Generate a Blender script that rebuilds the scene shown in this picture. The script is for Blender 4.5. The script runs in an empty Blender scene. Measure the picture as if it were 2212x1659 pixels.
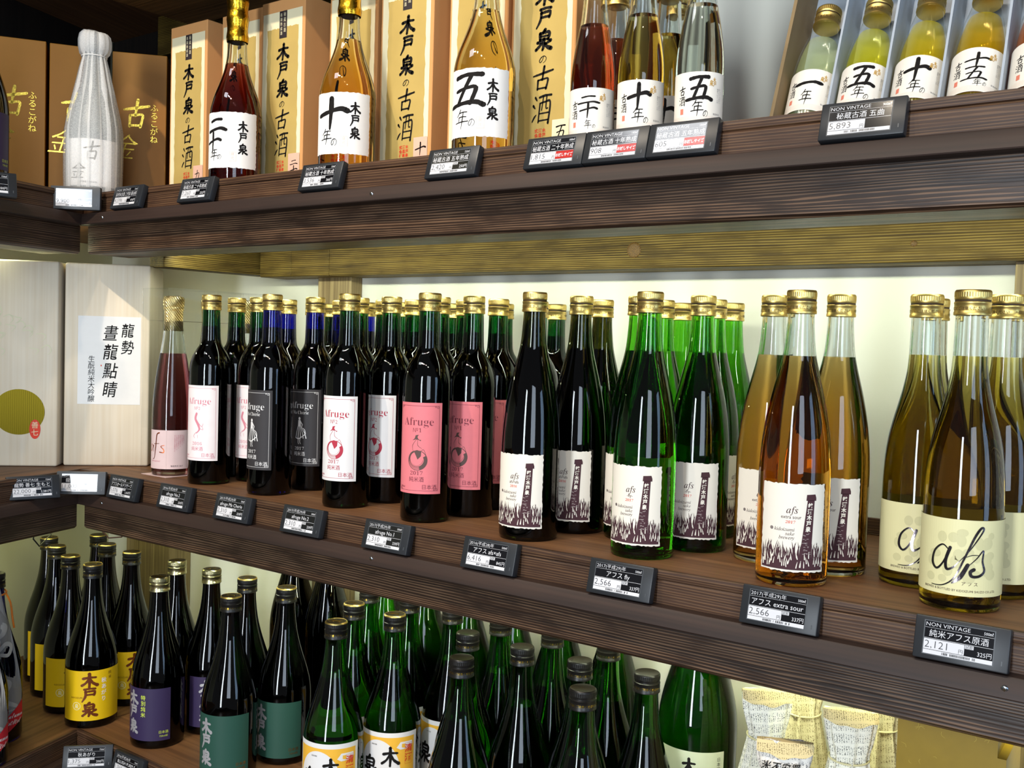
import bpy, bmesh, math, random
from mathutils import Vector, Matrix

# ------------------------------------------------------------------ camera, world, lights, exposure
scene = bpy.context.scene
COL = scene.collection
PI = math.pi

CAM = Vector((1.36485, -0.977255, 0.240604))
F_PX, W_PX = 2183.4, 2212
PIT, YAW, ROLL = math.radians(2.2843), math.radians(36.0675), math.radians(1.68245)
_fw = Vector((-math.sin(YAW) * math.cos(PIT), math.cos(YAW) * math.cos(PIT), -math.sin(PIT)))
_r = Vector((math.cos(YAW), math.sin(YAW), 0))
_u = _r.cross(_fw)
_r2 = _r * math.cos(ROLL) + _u * math.sin(ROLL)
_u2 = -_r * math.sin(ROLL) + _u * math.cos(ROLL)
cam_data = bpy.data.cameras.new('camera')
cam_data.sensor_width = 36.0
cam_data.lens = 36.0 * F_PX / W_PX
cam_data.clip_start = 0.02
cam = bpy.data.objects.new('camera', cam_data)
_m = Matrix((_r2, _u2, -_fw)).transposed().to_4x4()
_m.translation = CAM
cam.matrix_world = _m
COL.objects.link(cam)
scene.camera = cam

world = bpy.data.worlds.new('shop_interior')
scene.world = world
world.use_nodes = True
world.node_tree.nodes['Background'].inputs[0].default_value = (0.80, 0.83, 0.90, 1)
world.node_tree.nodes['Background'].inputs[1].default_value = 0.16

scene.view_settings.view_transform = 'Standard'
scene.view_settings.look = 'None'
scene.view_settings.exposure = 0.0
scene.view_settings.gamma = 1.0
scene.view_settings.use_curve_mapping = False
cy = scene.cycles
cy.max_bounces = 22
cy.transmission_bounces = 18
cy.transparent_max_bounces = 24
cy.glossy_bounces = 6
cy.diffuse_bounces = 3
cy.caustics_reflective = False
cy.caustics_refractive = False
cy.use_denoising = True
cy.use_adaptive_sampling = True
cy.adaptive_threshold = 0.012
cy.sample_clamp_indirect = 6.0


def light(name, kind, loc, energy, color, target=None, **kw):
    d = bpy.data.lights.new(name, kind)
    d.energy = energy
    d.color = color
    for k, v in kw.items():
        setattr(d, k, v)
    o = bpy.data.objects.new(name, d)
    o.location = loc
    if target is not None:
        o.rotation_euler = (Vector(target) - Vector(loc)).to_track_quat('-Z', 'Y').to_euler()
    COL.objects.link(o)
    return o


# ceiling spotlights in front of the shelves
for sx, tx, en in ((0.34, -0.30, 80), (0.18, 0.15, 25), (0.62, 0.60, 27), (1.10, 1.05, 28), (1.55, 1.35, 26)):
    light('ceiling_spotlight', 'SPOT', (sx, -1.30, 1.85), en, (1.0, 0.86, 0.68), (tx, 0.05, 0.30 if tx < -.2 else 0.05),
          spot_size=math.radians(75), spot_blend=0.6, shadow_soft_size=0.022)
# luminous ceiling panel that glares in the tag screens
light('ceiling_panel', 'AREA', (-0.29, -1.72, 2.25), 12, (0.95, 0.97, 1.0), (-0.29, -1.719, 0.2),
      shape='RECTANGLE', size=0.66, size_y=0.42)
# tall glazed shop door in front of the shelves, behind the photographer
light('glass_door_daylight', 'AREA', (1.15, -3.3, 0.25), 82, (0.84, 0.92, 1.0), (1.0, 0.0, 0.2),
      shape='RECTANGLE', size=0.36, size_y=2.3)
light('window_daylight', 'AREA', (3.1, -2.6, 0.75), 46, (0.72, 0.84, 1.0), (1.2, 0.3, 0.4),
      shape='RECTANGLE', size=1.1, size_y=1.7)
light('side_window_daylight', 'AREA', (3.7, -0.45, 0.45), 16, (0.45, 0.68, 1.0), (0.6, 0.0, 0.15),
      shape='RECTANGLE', size=0.7, size_y=1.5)
# LED strips under the shelves
light('shelf_led_strip', 'AREA', (0.56, 0.14, 0.392), 3.4, (0.93, 1.0, 0.78), (0.56, 0.36, 0.20),
      shape='RECTANGLE', size=1.55, size_y=0.012)
light('shelf_led_strip', 'AREA', (0.56, 0.14, -0.078), 4.2, (0.93, 1.0, 0.68), (0.56, 0.36, -0.27),
      shape='RECTANGLE', size=1.55, size_y=0.012)
light('shelf_led_strip', 'AREA', (-0.44, 0.02, 0.392), 0.9, (0.95, 1.0, 0.62), (-0.36, 0.05, 0.1),
      shape='RECTANGLE', size=0.25, size_y=0.012)
light('shelf_led_strip', 'AREA', (-0.44, 0.02, -0.078), 0.5, (0.98, 1.0, 0.45), (-0.50, 0.15, -0.4),
      shape='RECTANGLE', size=0.3, size_y=0.012)

# ------------------------------------------------------------------ materials
MATS = {}


def new_mat(name):
    m = bpy.data.materials.new(name)
    m.use_nodes = True
    nt = m.node_tree
    nt.nodes.clear()
    out = nt.nodes.new('ShaderNodeOutputMaterial')
    return m, nt, out


def L(nt, a, b):
    nt.links.new(a, b)


def rgb(c):
    return (c[0], c[1], c[2], 1.0)


def hexc(h):
    h = h.lstrip('#')
    v = [int(h[i:i + 2], 16) / 255 for i in (0, 2, 4)]
    return tuple(x / 12.92 if x <= 0.04045 else ((x + 0.055) / 1.055) ** 2.4 for x in v)


def plain(name, col, rough=0.6, metal=0.0, spec=0.4, noise=0.06, nscale=60.0, bump=0.0):
    """Principled with a faint procedural mottling."""
    if name in MATS:
        return MATS[name]
    if isinstance(col, str):
        col = hexc(col)
    m, nt, out = new_mat(name)
    p = nt.nodes.new('ShaderNodeBsdfPrincipled')
    p.inputs['Roughness'].default_value = rough
    p.inputs['Metallic'].default_value = metal
    p.inputs['Specular IOR Level'].default_value = spec
    tc = nt.nodes.new('ShaderNodeTexCoord')
    nz = nt.nodes.new('ShaderNodeTexNoise')
    nz.inputs['Scale'].default_value = nscale
    nz.inputs['Detail'].default_value = 4
    L(nt, tc.outputs['Object'], nz.inputs['Vector'])
    mx = nt.nodes.new('ShaderNodeMixRGB')
    mx.inputs[1].default_value = rgb([c * (1 - noise) for c in col])
    mx.inputs[2].default_value = rgb([min(1, c * (1 + noise)) for c in col])
    L(nt, nz.outputs['Fac'], mx.inputs[0])
    L(nt, mx.outputs[0], p.inputs['Base Color'])
    if bump:
        b = nt.nodes.new('ShaderNodeBump')
        b.inputs['Strength'].default_value = bump
        b.inputs['Distance'].default_value = 0.001
        L(nt, nz.outputs['Fac'], b.inputs['Height'])
        L(nt, b.outputs[0], p.inputs['Normal'])
    L(nt, p.outputs[0], out.inputs[0])
    MATS[name] = m
    return m


def wood(name, light_c, dark_c, axis='X', rough=0.5, fine=1.0, bump=0.35, streak=None, spec=0.4, streak_amt=0.5, bandw=0.35, ring=0.22, dist=16.0):
    if name in MATS:
        return MATS[name]
    a, b = hexc(light_c), hexc(dark_c)
    m, nt, out = new_mat(name)
    p = nt.nodes.new('ShaderNodeBsdfPrincipled')
    tc = nt.nodes.new('ShaderNodeTexCoord')
    s_long, s_cross = 2.2 * fine, 60.0 * fine

    def mp(sl, sc):
        n = nt.nodes.new('ShaderNodeMapping')
        v = {'X': (sl, sc, sc), 'Y': (sc, sl, sc), 'Z': (sc, sc, sl)}[axis]
        n.inputs['Scale'].default_value = v
        L(nt, tc.outputs['Object'], n.inputs['Vector'])
        return n
    n1 = nt.nodes.new('ShaderNodeTexNoise')
    n1.inputs['Scale'].default_value = 1.0
    n1.inputs['Detail'].default_value = 6
    n1.inputs['Distortion'].default_value = 0.4
    L(nt, mp(s_long * 1.5, s_cross * 3).outputs[0], n1.inputs['Vector'])
    n2 = nt.nodes.new('ShaderNodeTexWave')
    n2.bands_direction = {'X': 'Z', 'Y': 'X', 'Z': 'X'}[axis]
    n2.inputs['Scale'].default_value = 95.0 * fine
    n2.inputs['Distortion'].default_value = dist
    n2.inputs['Detail'].default_value = 4.0
    n2.inputs['Detail Scale'].default_value = 0.35
    wm = nt.nodes.new('ShaderNodeMapping')
    wm.inputs['Scale'].default_value = {'X': (.05, 1, 1), 'Y': (1, .05, 1), 'Z': (1, 1, .05)}[axis]
    L(nt, tc.outputs['Object'], wm.inputs['Vector'])
    L(nt, wm.outputs[0], n2.inputs['Vector'])
    n3 = nt.nodes.new('ShaderNodeTexNoise')
    n3.inputs['Scale'].default_value = 4.0
    n3.inputs['Detail'].default_value = 3
    L(nt, tc.outputs['Object'], n3.inputs['Vector'])
    r1 = nt.nodes.new('ShaderNodeValToRGB')
    r1.color_ramp.elements[0].position = 0.5 - bandw / 2
    r1.color_ramp.elements[0].color = rgb(b)
    r1.color_ramp.elements[1].position = 0.5 + bandw / 2
    r1.color_ramp.elements[1].color = rgb(a)
    L(nt, n1.outputs['Fac'], r1.inputs[0])
    mx = nt.nodes.new('ShaderNodeMixRGB')
    mx.blend_type = 'MULTIPLY'
    mx.inputs[0].default_value = 0.55
    L(nt, r1.outputs[0], mx.inputs[1])
    r3 = nt.nodes.new('ShaderNodeValToRGB')
    r3.color_ramp.elements[0].position = 0.3
    r3.color_ramp.elements[0].color = (0.55, 0.55, 0.55, 1)
    r3.color_ramp.elements[1].position = 0.7
    r3.color_ramp.elements[1].color = (1.25, 1.2, 1.15, 1)
    L(nt, n3.outputs['Fac'], r3.inputs[0])
    L(nt, r3.outputs[0], mx.inputs[2])
    colour = mx.outputs[0]
    if streak:
        r2 = nt.nodes.new('ShaderNodeValToRGB')
        r2.color_ramp.elements[0].position = 0.62
        r2.color_ramp.elements[0].color = (0, 0, 0, 1)
        r2.color_ramp.elements[1].position = 0.92
        r2.color_ramp.elements[1].color = (streak_amt,) * 3 + (1,)
        pm = nt.nodes.new('ShaderNodeTexNoise')
        pm.inputs['Scale'].default_value = 1.0
        pm.inputs['Detail'].default_value = 3
        L(nt, mp(16, 55).outputs[0], pm.inputs['Vector'])
        pa = nt.nodes.new('ShaderNodeMath')
        pa.operation = 'MULTIPLY_ADD'
        pa.inputs[1].default_value = 1.5
        L(nt, pm.outputs['Fac'], pa.inputs[0])
        ps = nt.nodes.new('ShaderNodeMath')
        ps.operation = 'SUBTRACT'
        ps.inputs[1].default_value = 0.78
        L(nt, n2.outputs['Fac'], ps.inputs[0])
        L(nt, ps.outputs[0], pa.inputs[2])
        L(nt, pa.outputs[0], r2.inputs[0])
        mm = nt.nodes.new('ShaderNodeMixRGB')
        L(nt, r2.outputs[0], mm.inputs[0])
        L(nt, colour, mm.inputs[1])
        mm.inputs[2].default_value = rgb(hexc(streak))
        colour = mm.outputs[0]
    L(nt, colour, p.inputs['Base Color'])
    p.inputs['Roughness'].default_value = rough
    p.inputs['Specular IOR Level'].default_value = spec
    bp = nt.nodes.new('ShaderNodeBump')
    bp.inputs['Strength'].default_value = bump
    bp.inputs['Distance'].default_value = 0.0012
    ad = nt.nodes.new('ShaderNodeMath')
    ad.operation = 'MULTIPLY_ADD'
    ad.inputs[1].default_value = ring
    L(nt, n2.outputs['Fac'], ad.inputs[0])
    L(nt, n1.outputs['Fac'], ad.inputs[2])
    L(nt, ad.outputs[0], bp.inputs['Height'])
    L(nt, bp.outputs[0], p.inputs['Normal'])
    L(nt, p.outputs[0], out.inputs[0])
    MATS[name] = m
    return m


def glass(name, tint, ior=1.45, rough=0.0):
    if name in MATS:
        return MATS[name]
    m, nt, out = new_mat(name)
    g = nt.nodes.new('ShaderNodeBsdfPrincipled')
    g.inputs['Transmission Weight'].default_value = 1.0
    g.inputs['IOR'].default_value = ior
    g.inputs['Roughness'].default_value = rough
    tc = nt.nodes.new('ShaderNodeTexCoord')
    nz = nt.nodes.new('ShaderNodeTexNoise')
    nz.inputs['Scale'].default_value = 25.0
    L(nt, tc.outputs['Object'], nz.inputs['Vector'])
    mx = nt.nodes.new('ShaderNodeMixRGB')
    mx.inputs[1].default_value = rgb([(c * 0.97) ** 2 for c in tint])
    mx.inputs[2].default_value = rgb([c ** 2 for c in tint])
    L(nt, nz.outputs['Fac'], mx.inputs[0])
    L(nt, mx.outputs[0], g.inputs['Base Color'])
    L(nt, g.outputs[0], out.inputs[0])
    MATS[name] = m
    return m


def liquid_mat(name, col, dens, cloud=0.0):
    if name in MATS:
        return MATS[name]
    m, nt, out = new_mat(name)
    t = nt.nodes.new('ShaderNodeBsdfTransparent')
    v = nt.nodes.new('ShaderNodeVolumeAbsorption')
    v.inputs['Color'].default_value = rgb(col)
    v.inputs['Density'].default_value = dens
    if cloud:
        d = nt.nodes.new('ShaderNodeBsdfDiffuse')
        d.inputs[0].default_value = rgb(col)
        tl = nt.nodes.new('ShaderNodeBsdfTranslucent')
        tl.inputs[0].default_value = rgb(col)
        a = nt.nodes.new('ShaderNodeMixShader')
        a.inputs[0].default_value = 0.4
        L(nt, d.outputs[0], a.inputs[1])
        L(nt, tl.outputs[0], a.inputs[2])
        b = nt.nodes.new('ShaderNodeMixShader')
        b.inputs[0].default_value = cloud
        L(nt, t.outputs[0], b.inputs[1])
        L(nt, a.outputs[0], b.inputs[2])
        t = b
    L(nt, t.outputs[0], out.inputs['Surface'])
    L(nt, v.outputs[0], out.inputs['Volume'])
    MATS[name] = m
    return m


def clear_plastic(name, f0=0.045, col=(0.985, 0.99, 0.985)):
    if name in MATS:
        return MATS[name]
    m, nt, out = new_mat(name)
    t = nt.nodes.new('ShaderNodeBsdfTransparent')
    t.inputs[0].default_value = rgb(col)
    g = nt.nodes.new('ShaderNodeBsdfGlossy')
    g.inputs['Roughness'].default_value = 0.04
    lw = nt.nodes.new('ShaderNodeLayerWeight')
    lw.inputs[0].default_value = 0.5
    pw = nt.nodes.new('ShaderNodeMath')
    pw.operation = 'POWER'
    pw.inputs[1].default_value = 5.0
    L(nt, lw.outputs['Facing'], pw.inputs[0])
    mul = nt.nodes.new('ShaderNodeMath')
    mul.operation = 'MULTIPLY_ADD'
    mul.inputs[1].default_value = 0.6
    mul.inputs[2].default_value = f0
    L(nt, pw.outputs[0], mul.inputs[0])
    mx = nt.nodes.new('ShaderNodeMixShader')
    L(nt, mul.outputs[0], mx.inputs[0])
    L(nt, t.outputs[0], mx.inputs[1])
    L(nt, g.outputs[0], mx.inputs[2])
    L(nt, mx.outputs[0], out.inputs[0])
    MATS[name] = m
    return m


def tissue(name, col, trans):
    """Thin translucent paper: fibres a little more opaque than the rest."""
    if name in MATS:
        return MATS[name]
    m, nt, out = new_mat(name)
    d = nt.nodes.new('ShaderNodeBsdfDiffuse')
    d.inputs[0].default_value = rgb(col)
    t = nt.nodes.new('ShaderNodeBsdfTransparent')
    tl = nt.nodes.new('ShaderNodeBsdfTranslucent')
    tl.inputs[0].default_value = rgb(col)
    a = nt.nodes.new('ShaderNodeMixShader')
    a.inputs[0].default_value = 0.25
    L(nt, d.outputs[0], a.inputs[1])
    L(nt, tl.outputs[0], a.inputs[2])
    tc = nt.nodes.new('ShaderNodeTexCoord')
    nz = nt.nodes.new('ShaderNodeTexNoise')
    nz.inputs['Scale'].default_value = 650.0
    nz.inputs['Detail'].default_value = 6
    nz.inputs['Distortion'].default_value = 1.5
    L(nt, tc.outputs['Object'], nz.inputs['Vector'])
    r = nt.nodes.new('ShaderNodeValToRGB')
    r.color_ramp.elements[0].position = 0.35
    r.color_ramp.elements[0].color = (trans, trans, trans, 1)
    r.color_ramp.elements[1].position = 0.62
    r.color_ramp.elements[1].color = (trans * 0.62,) * 3 + (1,)
    L(nt, nz.outputs['Fac'], r.inputs[0])
    mx = nt.nodes.new('ShaderNodeMixShader')
    L(nt, r.outputs[0], mx.inputs[0])
    L(nt, a.outputs[0], mx.inputs[1])
    L(nt, t.outputs[0], mx.inputs[2])
    L(nt, mx.outputs[0], out.inputs[0])
    MATS[name] = m
    return m


def foil(name, col, rough=0.22, scale=260.0, strength=0.5, wave=False, dirn='DIAGONAL'):
    if name in MATS:
        return MATS[name]
    m, nt, out = new_mat(name)
    p = nt.nodes.new('ShaderNodeBsdfPrincipled')
    p.inputs['Base Color'].default_value = rgb(hexc(col))
    p.inputs['Metallic'].default_value = 1.0
    p.inputs['Roughness'].default_value = rough
    tc = nt.nodes.new('ShaderNodeTexCoord')
    if wave:
        tx = nt.nodes.new('ShaderNodeTexWave')
        tx.bands_direction = dirn
        tx.inputs['Scale'].default_value = scale
        tx.inputs['Distortion'].default_value = 1.0
    else:
        tx = nt.nodes.new('ShaderNodeTexNoise')
        tx.inputs['Scale'].default_value = scale
        tx.inputs['Detail'].default_value = 4
    L(nt, tc.outputs['Object'], tx.inputs['Vector'])
    b = nt.nodes.new('ShaderNodeBump')
    b.inputs['Strength'].default_value = strength
    b.inputs['Distance'].default_value = 0.001
    L(nt, tx.outputs['Fac'], b.inputs['Height'])
    L(nt, b.outputs[0], p.inputs['Normal'])
    L(nt, p.outputs[0], out.inputs[0])
    MATS[name] = m
    return m


def newsprint(name, paper, ink, rows=150.0, seed=0.0):
    """Rows of tiny characters, broken into columns, in object space (x across, z up)."""
    if name in MATS:
        return MATS[name]
    m, nt, out = new_mat(name)
    p = nt.nodes.new('ShaderNodeBsdfPrincipled')
    p.inputs['Roughness'].default_value = 0.8
    tc = nt.nodes.new('ShaderNodeTexCoord')
    mp = nt.nodes.new('ShaderNodeMapping')
    mp.inputs['Location'].default_value = (seed, seed * 0.7, seed * 1.3)
    mp.inputs['Rotation'].default_value = (0, 0.08, 0)
    L(nt, tc.outputs['Object'], mp.inputs['Vector'])
    sx = nt.nodes.new('ShaderNodeMapping')
    sx.inputs['Scale'].default_value = (1300, 1300, 900)
    L(nt, mp.outputs[0], sx.inputs['Vector'])
    v = nt.nodes.new('ShaderNodeTexNoise')
    v.inputs['Scale'].default_value = 1.0
    v.inputs['Detail'].default_value = 1
    L(nt, sx.outputs[0], v.inputs['Vector'])
    th = nt.nodes.new('ShaderNodeMath')
    th.operation = 'GREATER_THAN'
    th.inputs[1].default_value = 0.55
    L(nt, v.outputs['Fac'], th.inputs[0])
    # columns of lines
    w1 = nt.nodes.new('ShaderNodeTexWave')
    w1.wave_profile = 'SAW'
    w1.bands_direction = 'X'
    w1.inputs['Scale'].default_value = rows / 2.0
    L(nt, mp.outputs[0], w1.inputs['Vector'])
    g1 = nt.nodes.new('ShaderNodeMath')
    g1.operation = 'GREATER_THAN'
    g1.inputs[1].default_value = 0.35
    L(nt, w1.outputs['Fac'], g1.inputs[0])
    w2 = nt.nodes.new('ShaderNodeTexWave')
    w2.wave_profile = 'SAW'
    w2.bands_direction = 'Z'
    w2.inputs['Scale'].default_value = 26.0
    w2.inputs['Distortion'].default_value = 0.6
    L(nt, mp.outputs[0], w2.inputs['Vector'])
    g2 = nt.nodes.new('ShaderNodeMath')
    g2.operation = 'GREATER_THAN'
    g2.inputs[1].default_value = 0.22
    L(nt, w2.outputs['Fac'], g2.inputs[0])
    m1 = nt.nodes.new('ShaderNodeMath')
    m1.operation = 'MULTIPLY'
    L(nt, th.outputs[0], m1.inputs[0])
    L(nt, g1.outputs[0], m1.inputs[1])
    m2 = nt.nodes.new('ShaderNodeMath')
    m2.operation = 'MULTIPLY'
    L(nt, m1.outputs[0], m2.inputs[0])
    L(nt, g2.outputs[0], m2.inputs[1])
    mx = nt.nodes.new('ShaderNodeMixRGB')
    mx.inputs[1].default_value = rgb(hexc(paper))
    mx.inputs[2].default_value = rgb(hexc(ink))
    L(nt, m2.outputs[0], mx.inputs[0])
    L(nt, mx.outputs[0], p.inputs['Base Color'])
    L(nt, p.outputs[0], out.inputs[0])
    MATS[name] = m
    return m


# ------------------------------------------------------------------ object helpers
def link(name, me, parent=None, loc=(0, 0, 0), rot=(0, 0, 0)):
    o = bpy.data.objects.new(name, me)
    COL.objects.link(o)
    o.location = loc
    o.rotation_euler = rot
    if parent is not None:
        o.parent = parent
    return o


def tag(o, label, cat, group=None):
    o['label'] = label
    o['category'] = cat
    if group:
        o['group'] = group
    return o


def thing(name, label, cat, loc=(0, 0, 0), rot=(0, 0, 0), group=None):
    o = bpy.data.objects.new(name, None)
    o.empty_display_size = 0.02
    COL.objects.link(o)
    o.location = loc
    o.rotation_euler = rot
    return tag(o, label, cat, group)


class MB:
    """collects geometry with material slots -> one mesh"""
    def __init__(self):
        self.v, self.f, self.mi, self.mats, self.sm = [], [], [], [], []

    def slot(self, m):
        if m not in self.mats:
            self.mats.append(m)
        return self.mats.index(m)

    def add(self, vs, fs, m, smooth=False):
        b = len(self.v)
        s = self.slot(m)
        self.v += [tuple(p) for p in vs]
        for f in fs:
            self.f.append([i + b for i in f])
            self.mi.append(s)
            self.sm.append(smooth)
        return self

    def box(self, x0, x1, y0, y1, z0, z1, m, bev=0.0, seg=2):
        if bev <= 0:
            vs = [(x, y, z) for x in (x0, x1) for y in (y0, y1) for z in (z0, z1)]
            fs = [(0, 1, 3, 2), (4, 6, 7, 5), (0, 4, 5, 1), (2, 3, 7, 6), (0, 2, 6, 4), (1, 5, 7, 3)]
            return self.add(vs, fs, m)
        bm = bmesh.new()
        bmesh.ops.create_cube(bm, size=1)
        for v in bm.verts:
            v.co = Vector(((x0 + x1) / 2 + v.co.x * (x1 - x0), (y0 + y1) / 2 + v.co.y * (y1 - y0), (z0 + z1) / 2 + v.co.z * (z1 - z0)))
        bmesh.ops.bevel(bm, geom=bm.edges[:], offset=bev, segments=seg, affect='EDGES', profile=0.5)
        return self.bm(bm, m)

    def bm(self, bm, m, smooth=False):
        bm.verts.index_update()
        vs = [v.co[:] for v in bm.verts]
        fs = [[v.index for v in f.verts] for f in bm.faces]
        bm.free()
        return self.add(vs, fs, m, smooth)

    def prism(self, poly, z0, z1, m):
        n = len(poly)
        vs = [(x, y, z0) for x, y in poly] + [(x, y, z1) for x, y in poly]
        fs = [list(range(n))[::-1], list(range(n, 2 * n))]
        for i in range(n):
            j = (i + 1) % n
            fs.append([i, j, n + j, n + i])
        return self.add(vs, fs, m)

    def extrude_x(self, prof, x0, x1, m):
        """profile of (y, z) points swept along x"""
        n = len(prof)
        vs = [(x0, y, z) for y, z in prof] + [(x1, y, z) for y, z in prof]
        fs = [list(range(n)), list(range(n, 2 * n))[::-1]]
        for i in range(n):
            j = (i + 1) % n
            fs.append([j, i, n + i, n + j])
        return self.add(vs, fs, m)

    def lathe(self, prof, m, seg=40, close_top=True, close_bot=True, flip=False):
        vs, fs = [], []
        n = len(prof)
        for r, z in prof:
            for k in range(seg):
                a = 2 * PI * k / seg
                vs.append((r * math.cos(a), r * math.sin(a), z))
        for i in range(n - 1):
            for k in range(seg):
                k2 = (k + 1) % seg
                fs.append([i * seg + k, i * seg + k2, (i + 1) * seg + k2, (i + 1) * seg + k])
        if close_bot:
            fs.append([k for k in range(seg)][::-1])
        if close_top:
            fs.append([(n - 1) * seg + k for k in range(seg)])
        if flip:
            fs = [f[::-1] for f in fs]
        return self.add(vs, fs, m, True)

    def tube(self, pts, r, m, seg=8):
        pts = [Vector(p) for p in pts]
        rings = []
        vs, fs = [], []
        up = Vector((0.13, 0.2, 0.97))
        for i, p in enumerate(pts):
            d = (pts[min(i + 1, len(pts) - 1)] - pts[max(i - 1, 0)]).normalized()
            a = d.cross(up)
            if a.length < 1e-3:
                a = d.cross(Vector((1, 0, 0)))
            a.normalize()
            b = d.cross(a)
            for k in range(seg):
                t = 2 * PI * k / seg
                vs.append(p + (a * math.cos(t) + b * math.sin(t)) * r)
        for i in range(len(pts) - 1):
            for k in range(seg):
                k2 = (k + 1) % seg
                fs.append([i * seg + k, i * seg + k2, (i + 1) * seg + k2, (i + 1) * seg + k])
        fs.append(list(range(seg))[::-1])
        fs.append([(len(pts) - 1) * seg + k for k in range(seg)])
        return self.add(vs, fs, m, True)

    def mesh(self, name, autosmooth=None):
        me = bpy.data.meshes.new(name)
        me.from_pydata([tuple(v) for v in self.v], [], self.f)
        for m in self.mats:
            me.materials.append(m)
        me.polygons.foreach_set('material_index', self.mi)
        me.polygons.foreach_set('use_smooth', self.sm)
        me.update()
        if autosmooth:
            me.set_sharp_from_angle(angle=math.radians(autosmooth))
        return me


# ------------------------------------------------------------------ lettering
_TXT = {}


def glyphs(body, bold=0.0):
    """flat mesh of a text line at size 1; returns verts, faces, width"""
    k = (body, bold)
    if k in _TXT:
        return _TXT[k]
    c = bpy.data.curves.new('t', 'FONT')
    c.body = body
    c.resolution_u = 2
    c.offset = bold
    o = bpy.data.objects.new('t', c)
    COL.objects.link(o)
    dg = bpy.context.evaluated_depsgraph_get()
    dg.update()
    me = bpy.data.meshes.new_from_object(o.evaluated_get(dg))
    vs = [(v.co.x, v.co.y) for v in me.vertices]
    fs = [list(p.vertices) for p in me.polygons]
    bpy.data.objects.remove(o)
    bpy.data.curves.remove(c)
    bpy.data.meshes.remove(me)
    if vs:
        x0 = min(v[0] for v in vs)
        x1 = max(v[0] for v in vs)
        y0 = min(v[1] for v in vs)
        y1 = max(v[1] for v in vs)
    else:
        x0 = x1 = y0 = y1 = 0
    _TXT[k] = (vs, fs, (x0, x1, y0, y1))
    return _TXT[k]


# brush strokes in a unit box: (points, width at start, middle, end)
BR = {
    '一': [([(0, .42), (.3, .52), (.75, .6), (1, .52)], .20, .17, .2)],
    '二': [([(.2, .74), (.5, .84), (.78, .84)], .12, .11, .13), ([(0, .2), (.35, .28), (.75, .36), (1, .27)], .13, .12, .15)],
    '十': [([(0, .46), (.4, .56), (.8, .66), (1, .6)], .10, .11, .15), ([(.5, 1), (.49, .6), (.45, 0)], .13, .13, .05)],
    '五': [([(.16, .9), (.5, .97), (.86, .97)], .12, .09, .13), ([(.6, .93), (.45, .55), (.28, .12)], .10, .09, .08),
          ([(.2, .5), (.5, .58), (.76, .58), (.66, .12)], .08, .09, .09), ([(0, .06), (.4, .13), (.8, .16), (1, .08)], .09, .10, .13)],
    '九': [([(.1, .62), (.45, .7), (.68, .68), (.6, .25), (.75, .1), (.96, .14), (.96, .32)], .07, .07, .03), ([(.42, .98), (.36, .5), (.05, .03)], .08, .07, .03)],
    '木': [([(.12, .66), (.5, .73), (.9, .72)], .14, .12, .10), ([(.5, 1), (.52, .5), (.5, .03)], .16, .15, .12),
          ([(.47, .66), (.3, .36), (.04, .16)], .10, .11, .14), ([(.54, .66), (.7, .36), (.98, .16)], .09, .13, .18)],
    '戸': [([(.2, .92), (.55, .97), (.86, .95)], .13, .10, .12), ([(.28, .74), (.6, .78), (.84, .76), (.8, .5)], .11, .11, .12),
          ([(.3, .52), (.56, .54), (.8, .54)], .10, .10, .10), ([(.28, .78), (.26, .4), (.06, .02)], .13, .13, .06)],
    '泉': [([(.52, 1), (.42, .86)], .13, .13, .1), ([(.24, .82), (.5, .86), (.78, .84), (.75, .52)], .12, .12, .12), ([(.24, .84), (.28, .5)], .12, .12, .12),
          ([(.3, .68), (.72, .69)], .08, .08, .08), ([(.28, .53), (.76, .53)], .1, .1, .1), ([(.5, .54), (.52, .2), (.48, .02)], .13, .13, .1),
          ([(.14, .40), (.4, .36), (.1, .06)], .12, .11, .13), ([(.9, .44), (.64, .3)], .14, .12, .1), ([(.58, .34), (.72, .16), (.97, .05)], .1, .13, .16)],
    'の': [([(.55, .82), (.45, .4), (.25, .14), (.1, .35), (.28, .72), (.62, .86), (.9, .6), (.82, .25), (.58, .06)], .06, .10, .04)],
    '古': [([(.0, .62), (.45, .7), (1, .8)], .07, .10, .08), ([(.52, 1), (.48, .42)], .11, .10, .08), ([(.26, .42), (.28, .02)], .09, .09, .08),
          ([(.26, .42), (.56, .46), (.78, .44), (.72, .03)], .08, .08, .10), ([(.28, .06), (.72, .08)], .07, .07, .07)],
    '酒': [([(.1, .88), (.2, .77)], .09, .08, .05), ([(.02, .6), (.13, .5)], .09, .08, .05), ([(.03, .04), (.12, .18), (.22, .27)], .05, .09, .03),
          ([(.32, .87), (.62, .92), (.97, .92)], .07, .08, .07), ([(.38, .66), (.36, .0)], .07, .07, .07), ([(.38, .66), (.66, .7), (.93, .67), (.9, -.05)], .06, .07, .10),
          ([(.54, .9), (.5, .42)], .06, .06, .05), ([(.72, .9), (.72, .5), (.82, .47)], .06, .06, .05), ([(.4, .3), (.9, .32)], .05, .05, .05), ([(.38, .05), (.9, .07)], .05, .05, .05)],
    '年': [([(.34, 1), (.24, .8), (.08, .62)], .08, .08, .04), ([(.28, .82), (.55, .86), (.86, .86)], .07, .07, .06), ([(.25, .58), (.55, .62), (.84, .6)], .07, .07, .06),
          ([(.28, .6), (.27, .34)], .07, .06, .06), ([(0, .28), (.45, .34), (1, .36)], .06, .08, .07), ([(.57, .85), (.56, .4), (.53, -.05)], .08, .09, .03)],
}


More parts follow.
